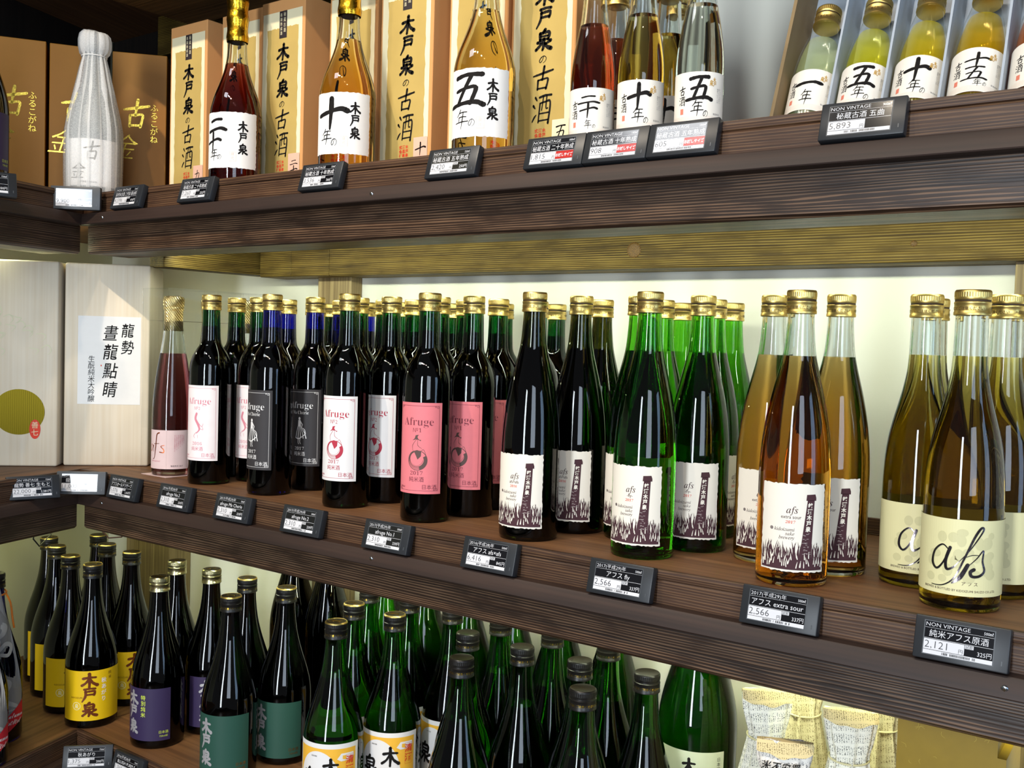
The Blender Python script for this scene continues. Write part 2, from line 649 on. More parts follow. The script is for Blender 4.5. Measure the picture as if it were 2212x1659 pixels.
def catmull(pts, n=5):
    P = [pts[0]] + list(pts) + [pts[-1]]
    out = []
    for i in range(1, len(P) - 2):
        for k in range(n):
            t = k / n
            q = []
            for d in (0, 1):
                a, b, c, e = P[i - 1][d], P[i][d], P[i + 1][d], P[i + 2][d]
                q.append(0.5 * (2 * b + (c - a) * t + (2 * a - 5 * b + 4 * c - e) * t * t + (3 * b - a - 3 * c + e) * t ** 3))
            out.append(tuple(q))
    out.append(tuple(pts[-1]))
    return out


def stroke(pts, w0, w1, w2, n=5, rough=0.0, rnd=None):
    P = catmull(pts, n)
    m = len(P)
    vs, fs = [], []
    for i, (x, y) in enumerate(P):
        a = P[max(i - 1, 0)]
        b = P[min(i + 1, m - 1)]
        dx, dy = b[0] - a[0], b[1] - a[1]
        l = math.hypot(dx, dy) or 1
        t = i / (m - 1)
        w = w0 + (w1 - w0) * t * 2 if t < .5 else w1 + (w2 - w1) * (t * 2 - 1)
        w *= 0.5
        if rnd:
            w *= 1 + rough * (rnd.random() - .5)
        nx, ny = -dy / l, dx / l
        vs += [(x + nx * w, y + ny * w), (x - nx * w, y - ny * w)]
    for i in range(m - 1):
        fs.append([2 * i, 2 * i + 1, 2 * i + 3, 2 * i + 2])
    # round ends
    for c, w, s in ((0, w0, -1), (m - 1, w2, 1)):
        b = len(vs)
        x, y = P[c]
        k = 8
        for q in range(k):
            a = 2 * PI * q / k
            vs.append((x + math.cos(a) * w * .5, y + math.sin(a) * w * .5))
        fs.append(list(range(b, b + k)))
    return vs, fs


class Art:
    """flat artwork in metres (u right, v up); layers are stacked outward"""
    def __init__(self):
        self.items = []      # (verts, faces, mat, layer)

    def poly(self, pts, m, layer=0):
        self.items.append(([tuple(p) for p in pts], [list(range(len(pts)))], m, layer))
        return self

    def rect(self, u0, v0, u1, v1, m, layer=0):
        return self.poly([(u0, v0), (u1, v0), (u1, v1), (u0, v1)], m, layer)

    def frame(self, u0, v0, u1, v1, w, m, layer=1):
        self.rect(u0, v0, u1, v0 + w, m, layer)
        self.rect(u0, v1 - w, u1, v1, m, layer)
        self.rect(u0, v0 + w, u0 + w, v1 - w, m, layer)
        return self.rect(u1 - w, v0 + w, u1, v1 - w, m, layer)

    def disc(self, u, v, ru, rv, m, layer=0, n=28):
        return self.poly([(u + ru * math.cos(2 * PI * k / n), v + rv * math.sin(2 * PI * k / n)) for k in range(n)], m, layer)

    def ring(self, u, v, r0, r1, m, layer=1, a0=0.0, a1=2 * PI, n=28):
        vs, fs = [], []
        for k in range(n + 1):
            a = a0 + (a1 - a0) * k / n
            vs += [(u + r0 * math.cos(a), v + r0 * math.sin(a)), (u + r1 * math.cos(a), v + r1 * math.sin(a))]
        for k in range(n):
            fs.append([2 * k, 2 * k + 1, 2 * k + 3, 2 * k + 2])
        self.items.append((vs, fs, m, layer))
        return self

    def text(self, body, u, v, size, m, align='C', bold=0.0, sx=1.0, shear=0.0, layer=1, maxw=None):
        vs, fs, (x0, x1, y0, y1) = glyphs(body, bold)
        if not vs:
            return self
        w = (x1 - x0) * size * sx
        if maxw and w > maxw:
            sx *= maxw / w
            w = maxw
        off = {'C': -w / 2, 'L': 0, 'R': -w}[align]
        self.items.append(([(u + off + (x - x0) * size * sx + shear * y * size, v + y * size) for x, y in vs], fs, m, layer))
        return self

    def vtext(self, body, u, v, size, m, step=1.05, bold=0.0, layer=1, sx=1.0, shear=0.0):
        """vertical line of characters, v = top"""
        for i, ch in enumerate(body):
            vs, fs, (x0, x1, y0, y1) = glyphs(ch, bold)
            if not vs:
                continue
            cx = (x0 + x1) / 2
            base = v - size * (0.9 + i * step)
            self.items.append(([(u + (x - cx) * size * sx + shear * y * size, base + y * size) for x, y in vs], fs, m, layer))
        return self

    def brush(self, ch, u, v, w, h, m, layer=1, fat=1.0, lean=0.0):
        """brush character in the box with lower-left (u, v)"""
        rnd = random.Random(hash(ord(ch[0])) + 3)
        for pts, a, b, c in BR[ch]:
            vs, fs = stroke([(x, y) for x, y in pts], a * fat, b * fat, c * fat, rough=0.25, rnd=rnd)
            self.items.append(([(u + (x + lean * y) * w, v + y * h) for x, y in vs], fs, m, layer))
        return self

    def vbrush(self, s, u, v, w, h, m, gap=0.04, layer=1, fat=1.28, hs=None, lean=0.0):
        """column of brush characters, u = centre, v = top"""
        y = v
        for i, ch in enumerate(s):
            k = (hs[i] if hs else 1.0)
            y -= h * k
            self.brush(ch, u - w * k / 2, y, w * k, h * k, m, layer, fat, lean)
            y -= h * gap
        return self

    def build(self, mb, fn, step=None, smooth=False):
        """fn(u, v, layer) -> 3D. step: cut along u so that the sheet can bend"""
        for vs, fs, m, layer in self.items:
            bm = bmesh.new()
            bv = [bm.verts.new((x, y, 0)) for x, y in vs]
            for f in fs:
                try:
                    bm.faces.new([bv[i] for i in f])
                except ValueError:
                    pass
            if step:
                bmesh.ops.triangulate(bm, faces=[f for f in bm.faces if len(f.verts) > 4])
                us = [x for x, _ in vs]
                lo, hi = min(us), max(us)
                k = math.ceil(lo / step)
                while k * step < hi:
                    if k * step > lo + 1e-6:
                        bmesh.ops.bisect_plane(bm, geom=bm.verts[:] + bm.edges[:] + bm.faces[:], dist=1e-7,
                                               plane_co=(k * step, 0, 0), plane_no=(1, 0, 0))
                    k += 1
            bm.normal_update()
            for f in bm.faces:
                if f.normal.z < 0:
                    f.normal_flip()
            for v in bm.verts:
                v.co = Vector(fn(v.co.x, v.co.y, layer))
            mb.bm(bm, m, smooth)
        return mb


def wrap(r, z0=0.0, eps=0.0004, dl=0.00022):
    """bend onto a cylinder about z; u = 0 faces -Y"""
    def fn(u, v, layer):
        a = u / r
        rr = r + eps + dl * layer
        return (rr * math.sin(a), -rr * math.cos(a), z0 + v)
    return fn


def flat(y=0.0, dl=0.00025):
    def fn(u, v, layer):
        return (u, y - dl * layer, v)
    return fn


def ragged(u0, v0, u1, v1, amp, n=26, seed=1):
    rnd = random.Random(seed)
    j = lambda: (rnd.random() - .5) * 2 * amp
    pts = []
    for k in range(n):
        pts.append((u0 + (u1 - u0) * k / n, v0 + j()))
    for k in range(n):
        pts.append((u1 + j(), v0 + (v1 - v0) * k / n))
    for k in range(n):
        pts.append((u1 + (u0 - u1) * k / n, v1 + j()))
    for k in range(n):
        pts.append((u0 + j(), v1 + (v0 - v1) * k / n))
    return pts

# ------------------------------------------------------------------ colours in use
DARKWOOD = wood('dark_stained_pine', '#38261a', '#281b13', 'X', 0.42, 1.0, 0.45, streak='#7d6048', streak_amt=0.6)
BOARDWOOD = wood('brown_shelf_board', '#7d5736', '#5d3d24', 'X', 0.55, 0.6, 0.15)
BOARDWOOD_Y = wood('brown_shelf_board_left', '#86603a', '#694829', 'Y', 0.55, 0.6, 0.15)
RAILWOOD = wood('dark_tag_rail', '#382821', '#2a1e19', 'X', 0.55, 0.7, 0.08)
EDGEWOOD = wood('dark_board_edge', '#4a3222', '#332117', 'X', 0.5, 1.0, 0.4, streak='#8f6c4b', streak_amt=0.3)
BACKWOOD = wood('yellow_brown_back_rail', '#5f4d1f', '#382a10', 'X', 0.6, 1.0, 0.7, bandw=0.4, streak='#8f783a', streak_amt=.7, spec=.25, ring=.5, dist=9.0)  # the rail timber's own yellow-brown
POSTWOOD = wood('weathered_post', '#a89468', '#5f4c30', 'Z', 0.6, 1.0, 0.5, bandw=0.5)
PAULOWNIA = wood('pale_paulownia', '#f2e6cf', '#e4d2b3', 'Z', 0.6, 0.9, 0.12, bandw=0.6)
WALLPAINT = plain('painted_wall', '#e6e4d4', 0.85, noise=0.03, nscale=9, spec=0.2)
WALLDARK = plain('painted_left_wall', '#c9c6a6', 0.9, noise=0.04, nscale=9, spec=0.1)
FLOOR = wood('floor_planks', '#4a3828', '#33261a', 'X', 0.5)
STEEL = plain('screw_steel', '#a9b2ba', 0.25, 1.0)
BLACKP = plain('black_tag_plastic', '#26282b', 0.38, noise=0.03)
GREYP = plain('grey_tag_plastic', '#4a4d50', 0.40, noise=0.03)
SCREEN = plain('eink_black', '#131316', 0.10, spec=0.6, noise=0.02)
EWHITE = plain('eink_white', '#d9d8da', 0.12, spec=0.5, noise=0.02)
EINKT = plain('eink_ink', '#1b1b1f', 0.3)
ERED = plain('eink_red', '#b3261f', 0.2)
PAPERW = plain('washi_white', '#efece6', 0.8, noise=0.025, nscale=90, spec=0.15, bump=0.15)
PAPERC = plain('washi_cream', '#ece0b8', 0.8, noise=0.04, nscale=40, spec=0.15)
PAPERI = plain('ivory_paper', '#ebe3d3', 0.7, noise=0.02, spec=0.2)
OLIVEP = plain('tea_paper', '#bda15c', 0.8, noise=0.14, nscale=22, spec=0.15)
KRAFT = plain('peach_box_card', '#d49a60', 0.75, noise=0.03, spec=0.2)
BRONZE = plain('bronze_box_card', '#bf7f2a', 0.5, noise=0.04, spec=0.35)
GOLDINK = foil('gold_foil_print', '#d8b64a', 0.25, 300, 0.2)
SILVINK = plain('silver_foil_print', '#b9b7ba', 0.30, 0.35, noise=.3, nscale=240, bump=.4)
COPINK = plain('copper_foil_print', '#7a3d1c', 0.32, 0.35, noise=.3, nscale=200)
BLACKINK = plain('sumi_ink', '#191615', 0.75, noise=0.05, spec=0.15)
BROWNINK = plain('brown_ink', '#4a3035', 0.75, spec=0.15)
REDINK = plain('red_seal_ink', '#d8442c', 0.7, spec=0.15)
PINKINK = plain('pink_ink', '#d88a97', 0.7, spec=0.15)
CRIMSON = plain('crimson_ink', '#b23a4a', 0.7, spec=0.15)
PINKLAB = plain('rose_label', '#e07a80', 0.65, noise=0.04, nscale=140, spec=0.25)
PALEPINK = plain('pale_pink_label', '#edd0cf', 0.6, spec=0.25)
BLACKLAB = plain('charcoal_label', '#353233', 0.6, noise=0.05, spec=0.3)
WHITELAB = plain('white_label', '#e4e1de', 0.6, noise=0.02, spec=0.25)
YELLAB = plain('yellow_label', '#e8bd12', 0.5, noise=0.02, spec=0.3)
PURLAB = plain('purple_label', '#352a4c', 0.5, noise=0.03, spec=0.3)
GRNLAB = plain('deep_green_label', '#284d41', 0.5, noise=0.03, spec=0.3)
CREAMLAB = plain('cream_green_label', '#dfd8a4', 0.5, noise=0.02, spec=0.35)
CREAMMOT = plain('cream_blotch', '#cdc796', 0.5, noise=0.02, spec=0.35)
ORANGEP = plain('orange_print', '#efb53c', 0.5, spec=0.3)
LIMEINK = plain('lime_ink', '#c8d84a', 0.6)
PINKTAG = plain('salmon_card', '#e2b49c', 0.75, spec=0.15)
CAPGOLD = foil('gold_screw_cap', '#e6c877', 0.38, 120, 0.06)
CAPDARK = plain('cap_groove', '#3a2a12', 0.6)
CAPPRINT = plain('cap_print', '#5a4013', 0.6)
CAPBLACK = plain('black_screw_cap', '#171513', 0.35, noise=0.1, nscale=300)
CAPSILVER = foil('pale_gold_screw_cap', '#d9cf9e', 0.28, 150, 0.06)
FOILGOLD = foil('crinkled_gold_foil', '#d9a92c', 0.22, 120, 0.9)
NETGOLD = foil('gold_net_foil', '#ecd79a', 0.30, 120, 1.0, wave=True)

# ------------------------------------------------------------------ shelving
ZT = 0.4764            # top shelf surface
ZM = 0.0               # middle shelf surface
ZB = -0.461            # bottom shelf surface
ZU = 0.9528            # shelf above the picture
X0, X1, YW = -0.272, 2.05, 0.40
LEFT_ROT = math.radians(107.45)
LROT = (0, 0, LEFT_ROT)


def edge_profile():
    return [(0, 0), (-0.0008, -0.004), (0, -0.0092), (0.0022, -0.0102), (0.0004, -0.0125), (0.0004, -0.037), (0.006, -0.037), (0.006, 0)]


def rail_profile():
    return [(0.003, -0.0365), (-0.0145, -0.0365), (-0.0160, -0.0380), (-0.0205, -0.0545), (-0.0198, -0.0557), (0.003, -0.0557)]


def beam_profile():
    return [(0.003, -0.0368), (0.003, -0.099), (0.007, -0.103), (0.083, -0.103), (0.083, -0.0368)]


def shelf(z, where, nm):
    # long shelf along the back wall
    t = thing('wall_shelf', 'long dark timber %s shelf running along the back wall' % where, 'shelf', (0, 0, z))
    mb = MB()
    mb.box(X0, X1, 0.005, YW - 0.001, -0.0365, 0, BOARDWOOD)
    link('board', mb.mesh('board'), t)
    link('edge_strip', MB().extrude_x(edge_profile(), X0, X1, EDGEWOOD).mesh('edge_strip'), t)
    link('tag_rail', MB().extrude_x(rail_profile(), X0 + .012, X1, RAILWOOD).mesh('tag_rail', 30), t)
    link('beam', MB().extrude_x(beam_profile(), X0 + .010, X1, DARKWOOD).mesh('beam', 30), t)
    # short shelf that comes forward at the left
    t = thing('corner_shelf', 'short dark timber %s shelf coming forward at the left' % where, 'shelf', (X0, 0, z), LROT)
    mb = MB()
    mb.prism([(-0.95, 0.005), (-0.002, 0.005), (.381, -0.118), (.541, .398), (-0.95, .398)], -0.0365, 0.0, BOARDWOOD)
    link('board', mb.mesh('board'), t)
    link('edge_strip', MB().extrude_x(edge_profile(), -0.95, -0.001, EDGEWOOD).mesh('edge_strip'), t)
    link('tag_rail', MB().extrude_x(rail_profile(), -0.95, -0.008, RAILWOOD).mesh('tag_rail', 30), t)
    link('beam', MB().extrude_x(beam_profile(), -0.95, -0.004, DARKWOOD).mesh('beam', 30), t)


shelf(ZU, 'highest', 'upper')
shelf(ZT, 'upper', 'top')
shelf(ZM, 'middle', 'middle')
shelf(ZB, 'lower', 'bottom')


def structure(name, me, loc=(0, 0, 0), rot=(0, 0, 0), label=None, cat=None):
    o = link(name, me, None, loc, rot)
    o['kind'] = 'structure'
    if label:
        o['label'] = label
        o['category'] = cat
    return o


structure('wall_back', MB().box(-1.0, X1, YW, YW + .05, -1.25, 1.5, WALLPAINT).mesh('wall_back'), label='pale painted wall behind the shelves', cat='wall')
structure('wall_left', MB().box(-0.95, 0.56, .40, .45, -1.25, 1.5, WALLDARK).mesh('wall_left'), (X0, 0, 0), LROT, 'pale painted wall behind the corner shelf', 'wall')
structure('floor', MB().box(-2.5, 4.0, -4.5, YW, -1.30, -1.25, FLOOR).mesh('floor'), label='dark plank floor below the shelves', cat='floor')

SHADE_SHEET = wood('black_shade_sheet', '#1d1611', '#110c09', 'Z', 0.7, 0.8, 0.1)  # near-black sheets added over the walls as painted shade in the top compartment
structure('trim_40', MB().box(-0.94, 0.52, .393, .3995, ZT + .0005, ZU - .0375, SHADE_SHEET).mesh('panel'), (X0, 0, 0), LROT, 'dark sheet standing in for shade on the left wall above the upper shelf', 'panel')
structure('trim_41', MB().box(-0.85, 0.50, .393, .3995, ZT + .0005, ZU - .0375, SHADE_SHEET).mesh('panel'), label='dark sheet standing in for shade on the back wall behind the peach boxes', cat='panel')

# uprights and back rails against the wall
n = 0
for z in (ZB, ZM, ZT):
    for xa, xb, y0 in ((-0.083, 0.006, .37), (1.134, 1.224, .35), (-0.66, -0.50, .345)):
        n += 1
        if z != ZB and xa < -0.5:
            continue
        structure('trim_%d' % n, MB().box(xa, xb, y0, YW, z + .0005, z + .4764 - .0375, POSTWOOD, 0.002).mesh('upright'),
                  label={-0.083: 'weathered wooden upright against the back wall', 1.134: 'wooden upright at the right end of the back wall', -0.66: 'wooden upright in the corner'}[xa]
                  + {ZB: ', below the middle shelf', ZM: ', above the middle shelf', ZT: ', above the upper shelf'}[z], cat='post')
for z, nm in ((ZM, 'middle'), (ZT, 'upper'), (ZB, 'lower')):
    n += 1
    mb = MB()
    if z == ZM:
        # rail with a shallow notch above the upright
        mb.box(-0.205, -0.115, .33, YW - .0005, z + .3556, z + .4385, BACKWOOD, 0.0025)
        mb.box(-0.1152, -0.012, .33, YW - .0005, z + .3556, z + .405, BACKWOOD, 0.0025)
        mb.box(-0.0122, X1, .33, YW - .0005, z + .3556, z + .4385, BACKWOOD, 0.0025)
    else:
        mb.box(-0.55, X1, .33, YW - .0005, z + .3556, z + .4385, BACKWOOD, 0.0025)
    structure('trim_%d' % n, mb.mesh('back_rail'), label='horizontal wooden back rail at the top of the %s compartment' % nm, cat='rail')
n += 1
structure('trim_%d' % n, MB().box(0.0, 0.245, -.045, 0.0, .360, .437, BACKWOOD, 0.002).mesh('joist'), (-0.212, .370, 0), (0, 0, math.radians(-92)),
          'short joist under the upper shelf running back to the wall', 'joist')
n += 1
structure('trim_%d' % n, MB().box(-0.6, 1.05, 0.392, 0.3995, 0.0005, 0.022, EDGEWOOD).mesh('wall_ledger'), (0.55, 0, 0), (0, 0, 0),
          'dark strip where the middle shelf meets the wall', 'trim')
n += 1
structure('trim_%d' % n, MB().box(-0.32, 0.30, .0, .25, .838, .849, wood('soffit_board', '#6d5230', '#40301b', 'X', 0.5, 0.8, 0.3)).mesh('soffit_board'),
          label='brown board under the uppermost shelf at the top left', cat='board')
# knots in the back rail
for kx, kz, kr in ((0.627, .383, .0085), (1.022, .379, .003)):
    mb = MB()
    mb.lathe([(kr * 1.4, 0), (kr * 1.35, .0006), (kr, .0011), (kr * .6, .0013)], wood('knot_wood', '#7a5a22', '#3e2a10', 'Z', 0.5, 4, 0.5), 20)
    o = link('wood_knot', mb.mesh('wood_knot'), None, (kx, .3302, kz), (PI / 2, 0, 0))
    tag(o, ('large round knot' if kr > .005 else 'small dark knot') + ' in the lit back rail above the middle shelf', 'knot')

# cross-head screws in the tag rails
SCREW = MB()
SCREW.lathe([(.0032, -.001), (.0032, .0006), (.0022, .0013), (.0008, .0015)], STEEL, 16)
SCREW.box(-.0018, .0018, -.0004, .0004, .0012, .0018, CAPDARK)
SCREW.box(-.0004, .0004, -.0018, .0018, .0012, .0018, CAPDARK)
SCREW_ME = SCREW.mesh('screw')
for sx, zz, lab in ((.431, ZT, 'cross-head screw in the upper tag rail between the 3,536 and 2,420 tags'),
                    (-.186, ZT, 'cross-head screw in the upper tag rail near the corner'),
                    (.446, ZM, 'cross-head screw in the middle tag rail below the fourth 2,310 tag'),
                    (-.177, ZM, 'cross-head screw in the middle tag rail near the corner'),
                    (1.206, ZM, 'bluish cross-head screw in the middle tag rail right of the 2,121 tag')):
    o = link('screw', SCREW_ME, None, (sx, -.0178, zz - .047), (PI / 2 + .26, 0, 0))
    tag(o, lab, 'screw')

# ------------------------------------------------------------------ bottles
GL = {
    'green_dark': glass('dark_green_glass', (.05, .30, .10)),
    'blue': glass('cobalt_glass', (.06, .07, .62)),
    'olive': glass('olive_black_glass', (.15, .17, .035)),
    'green': glass('bright_green_glass', (.29, .68, .12)),
    'green_mid': glass('sake_green_glass', (.22, .60, .08)),
    'green_deep': glass('deep_green_glass', (.13, .44, .06)),
    'clear': glass('clear_glass', (.95, .98, .955)),
    'brown': glass('brown_black_glass', (.085, .05, .018)),
}
GL['clear_thin'] = clear_plastic('thin_clear_glass', 0.04, (0.97, 0.985, 0.975))
BUB = glass('neck_air_gap', (1, 1, 1))


def LQ(n, c, d, cloud=0.0):
    return liquid_mat(n, c, d, cloud)


LIQ = {
    'greenish': LQ('green_tinted_sake', (.45, .72, .30), 26),
    'dark': LQ('black_wine', (.25, .25, .22), 160),
    'rose': LQ('rose_sake', (.60, .12, .20), 65),
    'amber': LQ('amber_sake', (.945, .69, .0), 50),
    'straw': LQ('straw_sake', (.82, .71, .0), 56),
    'aged20': LQ('red_brown_aged_sake', (.60, .10, .02), 100),
    'aged10': LQ('orange_aged_sake', (.90, .64, .02), 40),
    'aged5': LQ('gold_aged_sake', (.93, .72, .10), 28),
    's20': LQ('red_brown_small', (.70, .22, .02), 78),
    's10': LQ('gold_small', (.90, .74, .05), 48),
    's5': LQ('pale_small', (.80, .82, .55), 12),
    'g1': LQ('pale_lime_sake', (.80, .88, .45), 9, .27),
    'g5': LQ('yellow_sake', (.93, .88, .0), 29, .27),
    'g10': LQ('gold_sake', (.95, .80, .0), 36, .27),
    'g15': LQ('deep_gold_sake', (.93, .70, .0), 43, .27),
    'g20': LQ('red_sake', (.80, .25, .0), 49, .27),
}

# radius/height profiles
PR = {
    'bordeaux': dict(H=.305, p=[(.0300, 0), (.0322, .0015), (.0333, .005), (.0333, .178), (.0328, .188), (.0310, .198), (.0270, .209), (.0218, .218), (.0180, .224), (.0157, .2305), (.0149, .240), (.0142, .262), (.0138, .285), (.0138, .301)],
                     cap=.0152, lv=.255, label=.0333),
    'slim': dict(H=.305, p=[(.0335, 0), (.0358, .0015), (.0369, .006), (.0369, .108), (.0366, .122), (.0356, .138), (.0340, .155), (.0315, .172), (.0284, .188), (.0250, .203), (.0215, .217), (.0186, .229), (.0163, .2415), (.0147, .258), (.0137, .275), (.0133, .301)],
                 cap=.0152, lv=.2365, label=.0369),
    'wide': dict(H=.305, p=[(.0335, 0), (.0358, .0015), (.0368, .006), (.0366, .090), (.0362, .112), (.0350, .134), (.0325, .154), (.0290, .171), (.0254, .185), (.0218, .199), (.0188, .213), (.0166, .227), (.0156, .243), (.0152, .262), (.0147, .285), (.0147, .301)],
                 cap=.0165, lv=.2415, label=.0368),
    'sake': dict(H=.285, p=[(.0410, 0), (.0436, .002), (.0446, .007), (.0446, .105), (.0440, .117), (.0424, .129), (.0395, .142), (.0358, .155), (.0312, .169), (.0268, .183), (.0230, .197), (.0198, .211), (.0176, .225), (.0161, .239), (.0150, .255), (.0146, .281)],
                 cap=.0166, lv=.205, label=.0446),
    'magnum': dict(H=.395, p=[(.0490, 0), (.0522, .002), (.0532, .008), (.0532, .190), (.0522, .208), (.0496, .226), (.0450, .246), (.0392, .266), (.0330, .286), (.0275, .304), (.0232, .322), (.0202, .340), (.0184, .358), (.0176, .392)],
                   cap=.0190, lv=.318, label=.0532),
    'tall': dict(H=.345, p=[(.0410, 0), (.0436, .002), (.0446, .008), (.0446, .150), (.0438, .165), (.0416, .182), (.0378, .200), (.0328, .218), (.0276, .236), (.0230, .254), (.0196, .272), (.0173, .290), (.0160, .308), (.0152, .341)],
                 cap=.0166, lv=.262, label=.0446),
    'aged': dict(H=.305, p=[(.0368, 0), (.0390, .0015), (.0400, .006), (.0400, .104), (.0394, .114), (.0376, .123), (.0346, .134), (.0306, .145), (.0268, .155), (.0232, .165), (.0198, .176), (.0172, .188), (.0156, .200), (.0147, .216), (.0144, .240), (.0144, .300)],
                 cap=.0160, lv=.187, label=.0400),
    'small': dict(H=.190, p=[(.0238, 0), (.0256, .0012), (.0265, .004), (.0265, .070), (.0260, .084), (.0248, .098), (.0228, .112), (.0205, .125), (.0182, .136), (.0162, .147), (.0146, .157), (.0136, .166), (.0133, .187)],
                  cap=.0150, lv=.142, label=.0265),
    'small_tall': dict(H=.208, p=[(.0238, 0), (.0256, .0012), (.0265, .004), (.0265, .070), (.0260, .084), (.0248, .098), (.0228, .112), (.0205, .125), (.0182, .136), (.0164, .147), (.0150, .160), (.0140, .175), (.0133, .205)],
                       cap=.0150, lv=.142, label=.0265),
    'gift': dict(H=.168, p=[(.0238, 0), (.0256, .0012), (.0265, .004), (.0265, .070), (.0260, .0812), (.0248, .0924), (.0228, .1036), (.0205, .114), (.0182, .1228), (.0162, .1316), (.0146, .1396), (.0136, .147), (.0133, .166)],
                 cap=.0150, lv=.1190, label=.0265),
    'rose': dict(H=.300, p=[(.0298, 0), (.0318, .0015), (.0328, .006), (.0328, .085), (.0325, .110), (.0313, .132), (.0290, .155), (.0260, .178), (.0225, .200), (.0190, .222), (.0166, .242), (.0152, .262), (.0146, .298)],
                 cap=.0150, lv=.206, label=.0328),
}


def interp(p, z):
    for (r0, z0), (r1, z1) in zip(p, p[1:]):
        if z0 <= z <= z1:
            return r0 + (r1 - r0) * (z - z0) / max(z1 - z0, 1e-9)
    return p[-1][0]


def smooth_profile(p, n=3):
    """Catmull-Rom through the profile, monotone in z"""
    out = [p[0], p[1], p[2]]
    q = p[2:]
    P = [q[0]] + list(q) + [q[-1]]
    for i in range(1, len(P) - 2):
        big = abs(P[i + 1][1] - P[i][1]) > .06 and abs(P[i + 1][0] - P[i][0]) < 1e-4
        k = 1 if big else n
        for s in range(1, k + 1):
            t = s / k
            r = []
            for d in (0, 1):
                a, b, c, e = P[i - 1][d], P[i][d], P[i + 1][d], P[i + 2][d]
                if d == 0 and big:
                    r.append(b + (c - b) * t)
                elif d == 1:
                    r.append(b + (c - b) * t)
                else:
                    m0, m1 = 0.5 * (c - a), 0.5 * (e - b)
                    da, db, dc = P[i][1] - P[i - 1][1], P[i + 1][1] - P[i][1], P[i + 2][1] - P[i + 1][1]
                    m0 = (c - a) / max(da + db, 1e-9) * db
                    m1 = (e - b) / max(db + dc, 1e-9) * db
                    r.append((2 * t ** 3 - 3 * t ** 2 + 1) * b + (t ** 3 - 2 * t ** 2 + t) * m0 + (-2 * t ** 3 + 3 * t ** 2) * c + (t ** 3 - t ** 2) * m1)
            out.append(tuple(r))
    return out


_ME = {}


def body_mesh(shape, gl):
    k = ('body', shape, gl)
    if k in _ME:
        return _ME[k]
    d = PR[shape]
    p = smooth_profile(d['p'])
    mb = MB()
    mb.lathe(p, GL[gl], 48)
    if gl == 'clear_thin':
        _ME[k] = mb.mesh('glass_body', 50)
        return _ME[k]
    # air gap in the neck, above the liquid
    lv, H = d['lv'], d['H']
    w = .0024
    q = [(max(interp(p, lv) - w, .004), lv)]
    m = 10
    for i in range(1, m + 1):
        z = lv + (H - .012 - lv) * i / m
        q.append((interp(p, z) - w, z))
    mb.lathe(q, BUB, 32, flip=True)
    _ME[k] = mb.mesh('glass_body', 50)
    return _ME[k]


def liquid_mesh(shape, lq):
    k = ('liq', shape, lq)
    if k in _ME:
        return _ME[k]
    d = PR[shape]
    p = smooth_profile(d['p'])
    lv = d['lv'] - .0004
    w = .0026
    q = [(p[2][0] - .006, .005), (p[2][0] - w, .010)]
    for r, z in p:
        if .012 < z < lv:
            q.append((r - w, z))
    q.append((interp(p, lv) - w, lv))
    _ME[k] = MB().lathe(q, LIQ[lq], 40).mesh('liquid', 50)
    return _ME[k]


